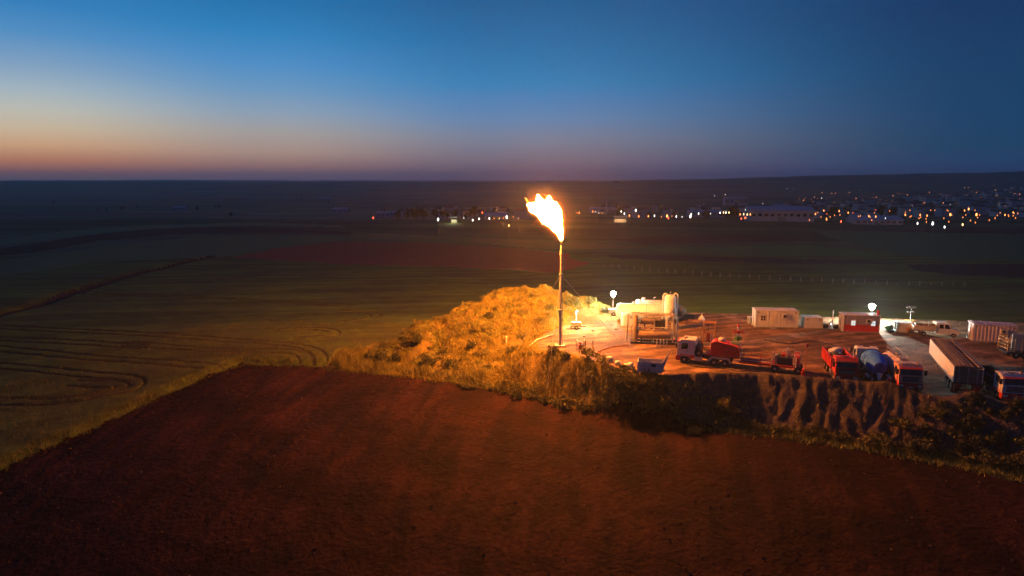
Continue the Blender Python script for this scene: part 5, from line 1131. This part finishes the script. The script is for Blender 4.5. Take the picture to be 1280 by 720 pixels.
# dark trees in the valleys and on the skyline
def tree_meshes(seed):
    g = np.random.default_rng(seed); n = 420; C = np.stack([g.normal(0, 1.5, 11), g.normal(0, 1.5, 11), g.uniform(3, 7.5, 11)], 1); S = g.uniform(1.0, 1.9, 11)
    ki = g.integers(0, 11, n); d = g.normal(0, 1, (n, 3)); d /= np.linalg.norm(d, axis=1)[:, None]; P = C[ki]+d*(S[ki]*g.uniform(0.5, 1.1, n))[:, None]
    a = g.normal(0, 0.5, (n, 3)); b = g.normal(0, 0.5, (n, 3)); V = np.stack([P-a, P+b*0.6, P+a, P-b*0.6], 1).reshape(-1, 3)
    me = bpy.data.meshes.new('crown'); me.from_pydata(V.tolist(), [], np.arange(4*n).reshape(-1, 4).tolist()); me.materials.append(LEAFD)
    return me, MB().tube([(0, 0, -1), (0.1, 0, 2.5), (0, 0.1, 5)], [0.35, 0.25, 0.12], 7).mesh('trunk', BARK)
TP = [tree_meshes(i) for i in range(3)]
g = np.random.default_rng(5)
def tree(u, v, s, label, group, spreadpx=0):
    p = hit(u, v)
    if not p or p[1] < 400: return
    t = thing('dark_tree', label, 'tree', p, random.uniform(0, 6), group); t.scale = (s,)*3; k = int(g.integers(0, 3)); link_mesh('crown', TP[k][0], t); link_mesh('trunk', TP[k][1], t)
for i in range(46): tree(float(np.clip(g.normal(560, 40), 440, 650)), g.uniform(263, 277), g.uniform(0.5, 1.0), 'dark tree among the hamlet and farms left of the flame', 'valley trees left of the flame')
for i in range(16): tree(g.uniform(60, 440), g.uniform(250, 272), g.uniform(0.35, 0.7), 'dark tree in the dim valley at far left', 'valley trees at far left')
for i in range(50): tree(g.uniform(740, 1280), g.uniform(262, 284), g.uniform(0.6, 1.2), 'dark tree between the houses of the lamp-lit valley', 'trees between the town houses')
for i in range(10): tree(g.uniform(766, 774), 229.5, g.uniform(0.8, 1.2), 'tree in the small clump on the skyline right of the flame', 'skyline clump right of the flame')
for i in range(26): tree(g.uniform(95, 250), 229.0, g.uniform(0.5, 0.9), 'tiny tree in the row on the far left skyline', 'skyline trees at far left')

# lamps of the town
LM = {'o': ((1.0, 0.27, 0.055), 'orange'), 'w': ((0.9, 0.85, 0.75), 'white'), 'r': ((1.0, 0.10, 0.04), 'red'), 'y': ((1.0, 0.6, 0.22), 'yellow')}
def lamp_mesh(c, k):
    col, nm = LM[c]; mb = MB().cyl((0, 0, -1), (0, 0, 6), 0.09, 5); nf = len(mb.f)
    rr_ = (0.40, 0.56, 0.75)[k]
    mb.lathe((0, 0, 6), (0, 0, 1), [(0, 0.1), (rr_*0.3, rr_*0.85), (rr_, rr_), (rr_*1.6, rr_*0.7), (rr_*1.9, 0.05)], 8)
    me = mb.mesh('street_lamp', [DARK, emit('town_lamp_%s%d' % (c, k), col, (2.6, 5, 9)[k], sample=False)])
    for i, pl_ in enumerate(me.polygons): pl_.material_index = 0 if max(me.vertices[v].co.z for v in pl_.vertices) <= 6.0005 and i < nf+40 and min(me.vertices[v].co.z for v in pl_.vertices) < 5.9 else (0 if max(me.vertices[v].co.z for v in pl_.vertices) <= 6.0005 else 1)
    return me
LMESH = {(c, k): lamp_mesh(c, k) for c in LM for k in range(3)}
def lamp(u, v, c, k, where, group):
    p = hit(u, v, 7.0)
    if not p: return
    s = float(np.clip(p[1]/1300, 0.5, 1.5))*0.82
    tag(link_mesh('street_lamp', LMESH[(c, k)], None, p, (0, 0, 0), (s, s, 1)), '%s %s lamp glowing %s' % (('dim', 'bright', 'brightest')[k], LM[c][1], where), 'street lamp', group)
A = [(22,78,'o',1),(282,52,'w',1),(312,55,'w',0),(376,62,'o',0),(430,70,'o',1),(447,72,'o',0),(470,72,'o',1),(487,72,'o',1),(545,68,'o',1),(538,76,'o',0),(398,88,'o',1),(428,92,'w',1),(352,101,'o',1),(390,108,'o',1),(277,112,'o',1),(289,136,'o',1),(180,115,'w',1),(437,142,'o',1),(402,156,'o',1),(449,178,'o',1),(510,187,'r',1),(450,155,'r',0),(502,144,'o',1),(540,151,'o',1),(560,150,'r',0),(612,115,'o',2),(600,118,'r',0),(573,93,'o',1),(590,60,'w',0),(610,56,'w',0),(646,72,'o',0),(658,88,'o',1),(645,90,'o',0),(675,98,'o',0),(650,150,'o',0),(656,167,'o',1),(627,165,'o',1),(655,138,'r',0),(729,82,'o',1),(772,95,'o',1),(789,78,'o',1),(781,160,'o',1),(843,160,'o',1),(872,163,'o',1),(854,120,'o',2),(860,112,'o',1),(845,128,'r',0),(881,68,'o',1),(905,64,'o',0),(940,112,'o',1),(955,82,'o',0),(940,85,'o',0),(970,160,'o',2),(1000,78,'o',0),(1030,48,'o',1),(1046,48,'o',1),(1080,68,'o',1),(1065,65,'o',0),(1035,105,'o',2),(1020,100,'o',1),(1047,137,'o',2),(1030,142,'o',1),(1022,200,'y',1),(1080,160,'o',2),(1130,77,'o',1),(1130,98,'o',0),(1153,38,'o',1),(1160,58,'o',1),(1200,160,'o',1),(1235,150,'o',1),(1225,112,'o',1),(1225,100,'o',0),(1242,73,'o',1),(1262,76,'o',1),(832,195,'w',1),(896,197,'w',2),(946,210,'w',1),(15,150,'y',1),(25,150,'w',1),(38,150,'y',1),(85,158,'o',1),(100,157,'y',1),(115,158,'y',1),(128,158,'o',1),(90,175,'r',1),(105,172,'r',1),(110,170,'o',0),(720,120,'o',0),(800,140,'o',0),(905,140,'o',0),(1180,150,'o',0),(690,130,'o',0),(1100,120,'o',0)]
gl = np.random.default_rng(77)
for i in range(90):
    a = gl.uniform(330, 1275); b = gl.uniform(62, 190)
    if b > 78-(a-330)*0.035: A.append((a, b, 'o' if gl.random() < 0.85 else 'w', 0))
for a, b, c, k in A: lamp(900+a/3.368, 220+b/3.368, c, k, 'in the hillside town on the right', 'lamps of the hillside town')
Bl = [(110,205,'o',1),(97,203,'o',0),(187,198,'o',1),(202,198,'w',0),(222,205,'w',0),(240,206,'o',0),(350,198,'w',1),(368,210,'w',1),(433,193,'w',2),(397,220,'o',1),(450,225,'o',1),(505,224,'o',1),(540,222,'w',1),(612,225,'o',2),(620,235,'r',1),(665,226,'w',1),(698,226,'w',0),(745,228,'w',2),(750,213,'w',1),(792,209,'w',1),(860,208,'w',0),(915,205,'w',1),(883,112,'w',1),(945,106,'w',1),(990,108,'w',0),(710,82,'w',0),(742,78,'w',0),(410,97,'w',0),(1060,187,'w',0),(580,226,'o',0),(640,222,'o',0)]
for a, b, c, k in Bl: lamp(700+a/4.571, 220+b/4.571, c, k, 'along the valley road right of the flame', 'lamps along the valley road')
Cl = [(857,277,'w',2),(978,267,'w',0),(1020,278,'w',1),(1050,272,'w',1),(1065,243,'r',1),(1098,270,'w',1),(1180,266,'w',2),(1190,303,'y',1),(1120,268,'o',0),(1145,268,'y',0),(1165,267,'o',0),(1210,262,'o',0),(1235,268,'y',0)]
for a, b, c, k in Cl: lamp(320+a/3.765, 200+b/3.765, c, k, 'in the hamlet left of the flame', 'lamps of the hamlet left of the flame')
lamp(466.5, 271, 'r', 1, 'alone beside the bluish farm shed at left', None); lamp(105, 226.5, 'w', 0, 'on the far left skyline', None); lamp(1153, 211.5, 'r', 0, 'on the hill at right', None)
# lit forecourts: low canopies with bright strips under them
def forecourt(u, v, wpx, label, col, s):
    p = hit(u, v)
    if not p: return
    w = wpx*p[1]/F; t = thing('lit_canopy', label, 'canopy', p)
    MB().box(-w/2, w/2, -3, 3, 3.3, 3.7).build('roof', GREY, t)
    for x in (-w*0.42, w*0.42): MB().cyl((x, 2.5, -1), (x, 2.5, 3.3), 0.2, 6).build('column', DARK, t)
    MB().box(-w*0.48, w*0.48, -1.0, 1.0, 3.12, 3.28).build('light_strip', emit('strip_'+label[:9], col, s, sample=False), t)
    MB().box(-w*0.46, w*0.46, 2.9, 3.1, -1, 1.8).build('back_wall', HW[2], t)
    lamp_light('canopy_light', t, (0, -2.5, 2.6), 1500, col, 0.5)
forecourt(776, 278, 18, 'warmly lit roadside canopy right of the flame', (1.0, 0.6, 0.3), 1.6)
forecourt(567, 279, 9, 'yellowish lit canopy in the hamlet left of the flame', (0.95, 1.0, 0.6), 1.4)
forecourt(906, 266.5, 12, 'white lit canopy on the valley road near the pinkish building', (1.0, 0.95, 0.75), 2.2)
forecourt(928, 269.5, 14, 'warm lit canopy left of the long pale warehouse', (1.0, 0.7, 0.4), 1.6)
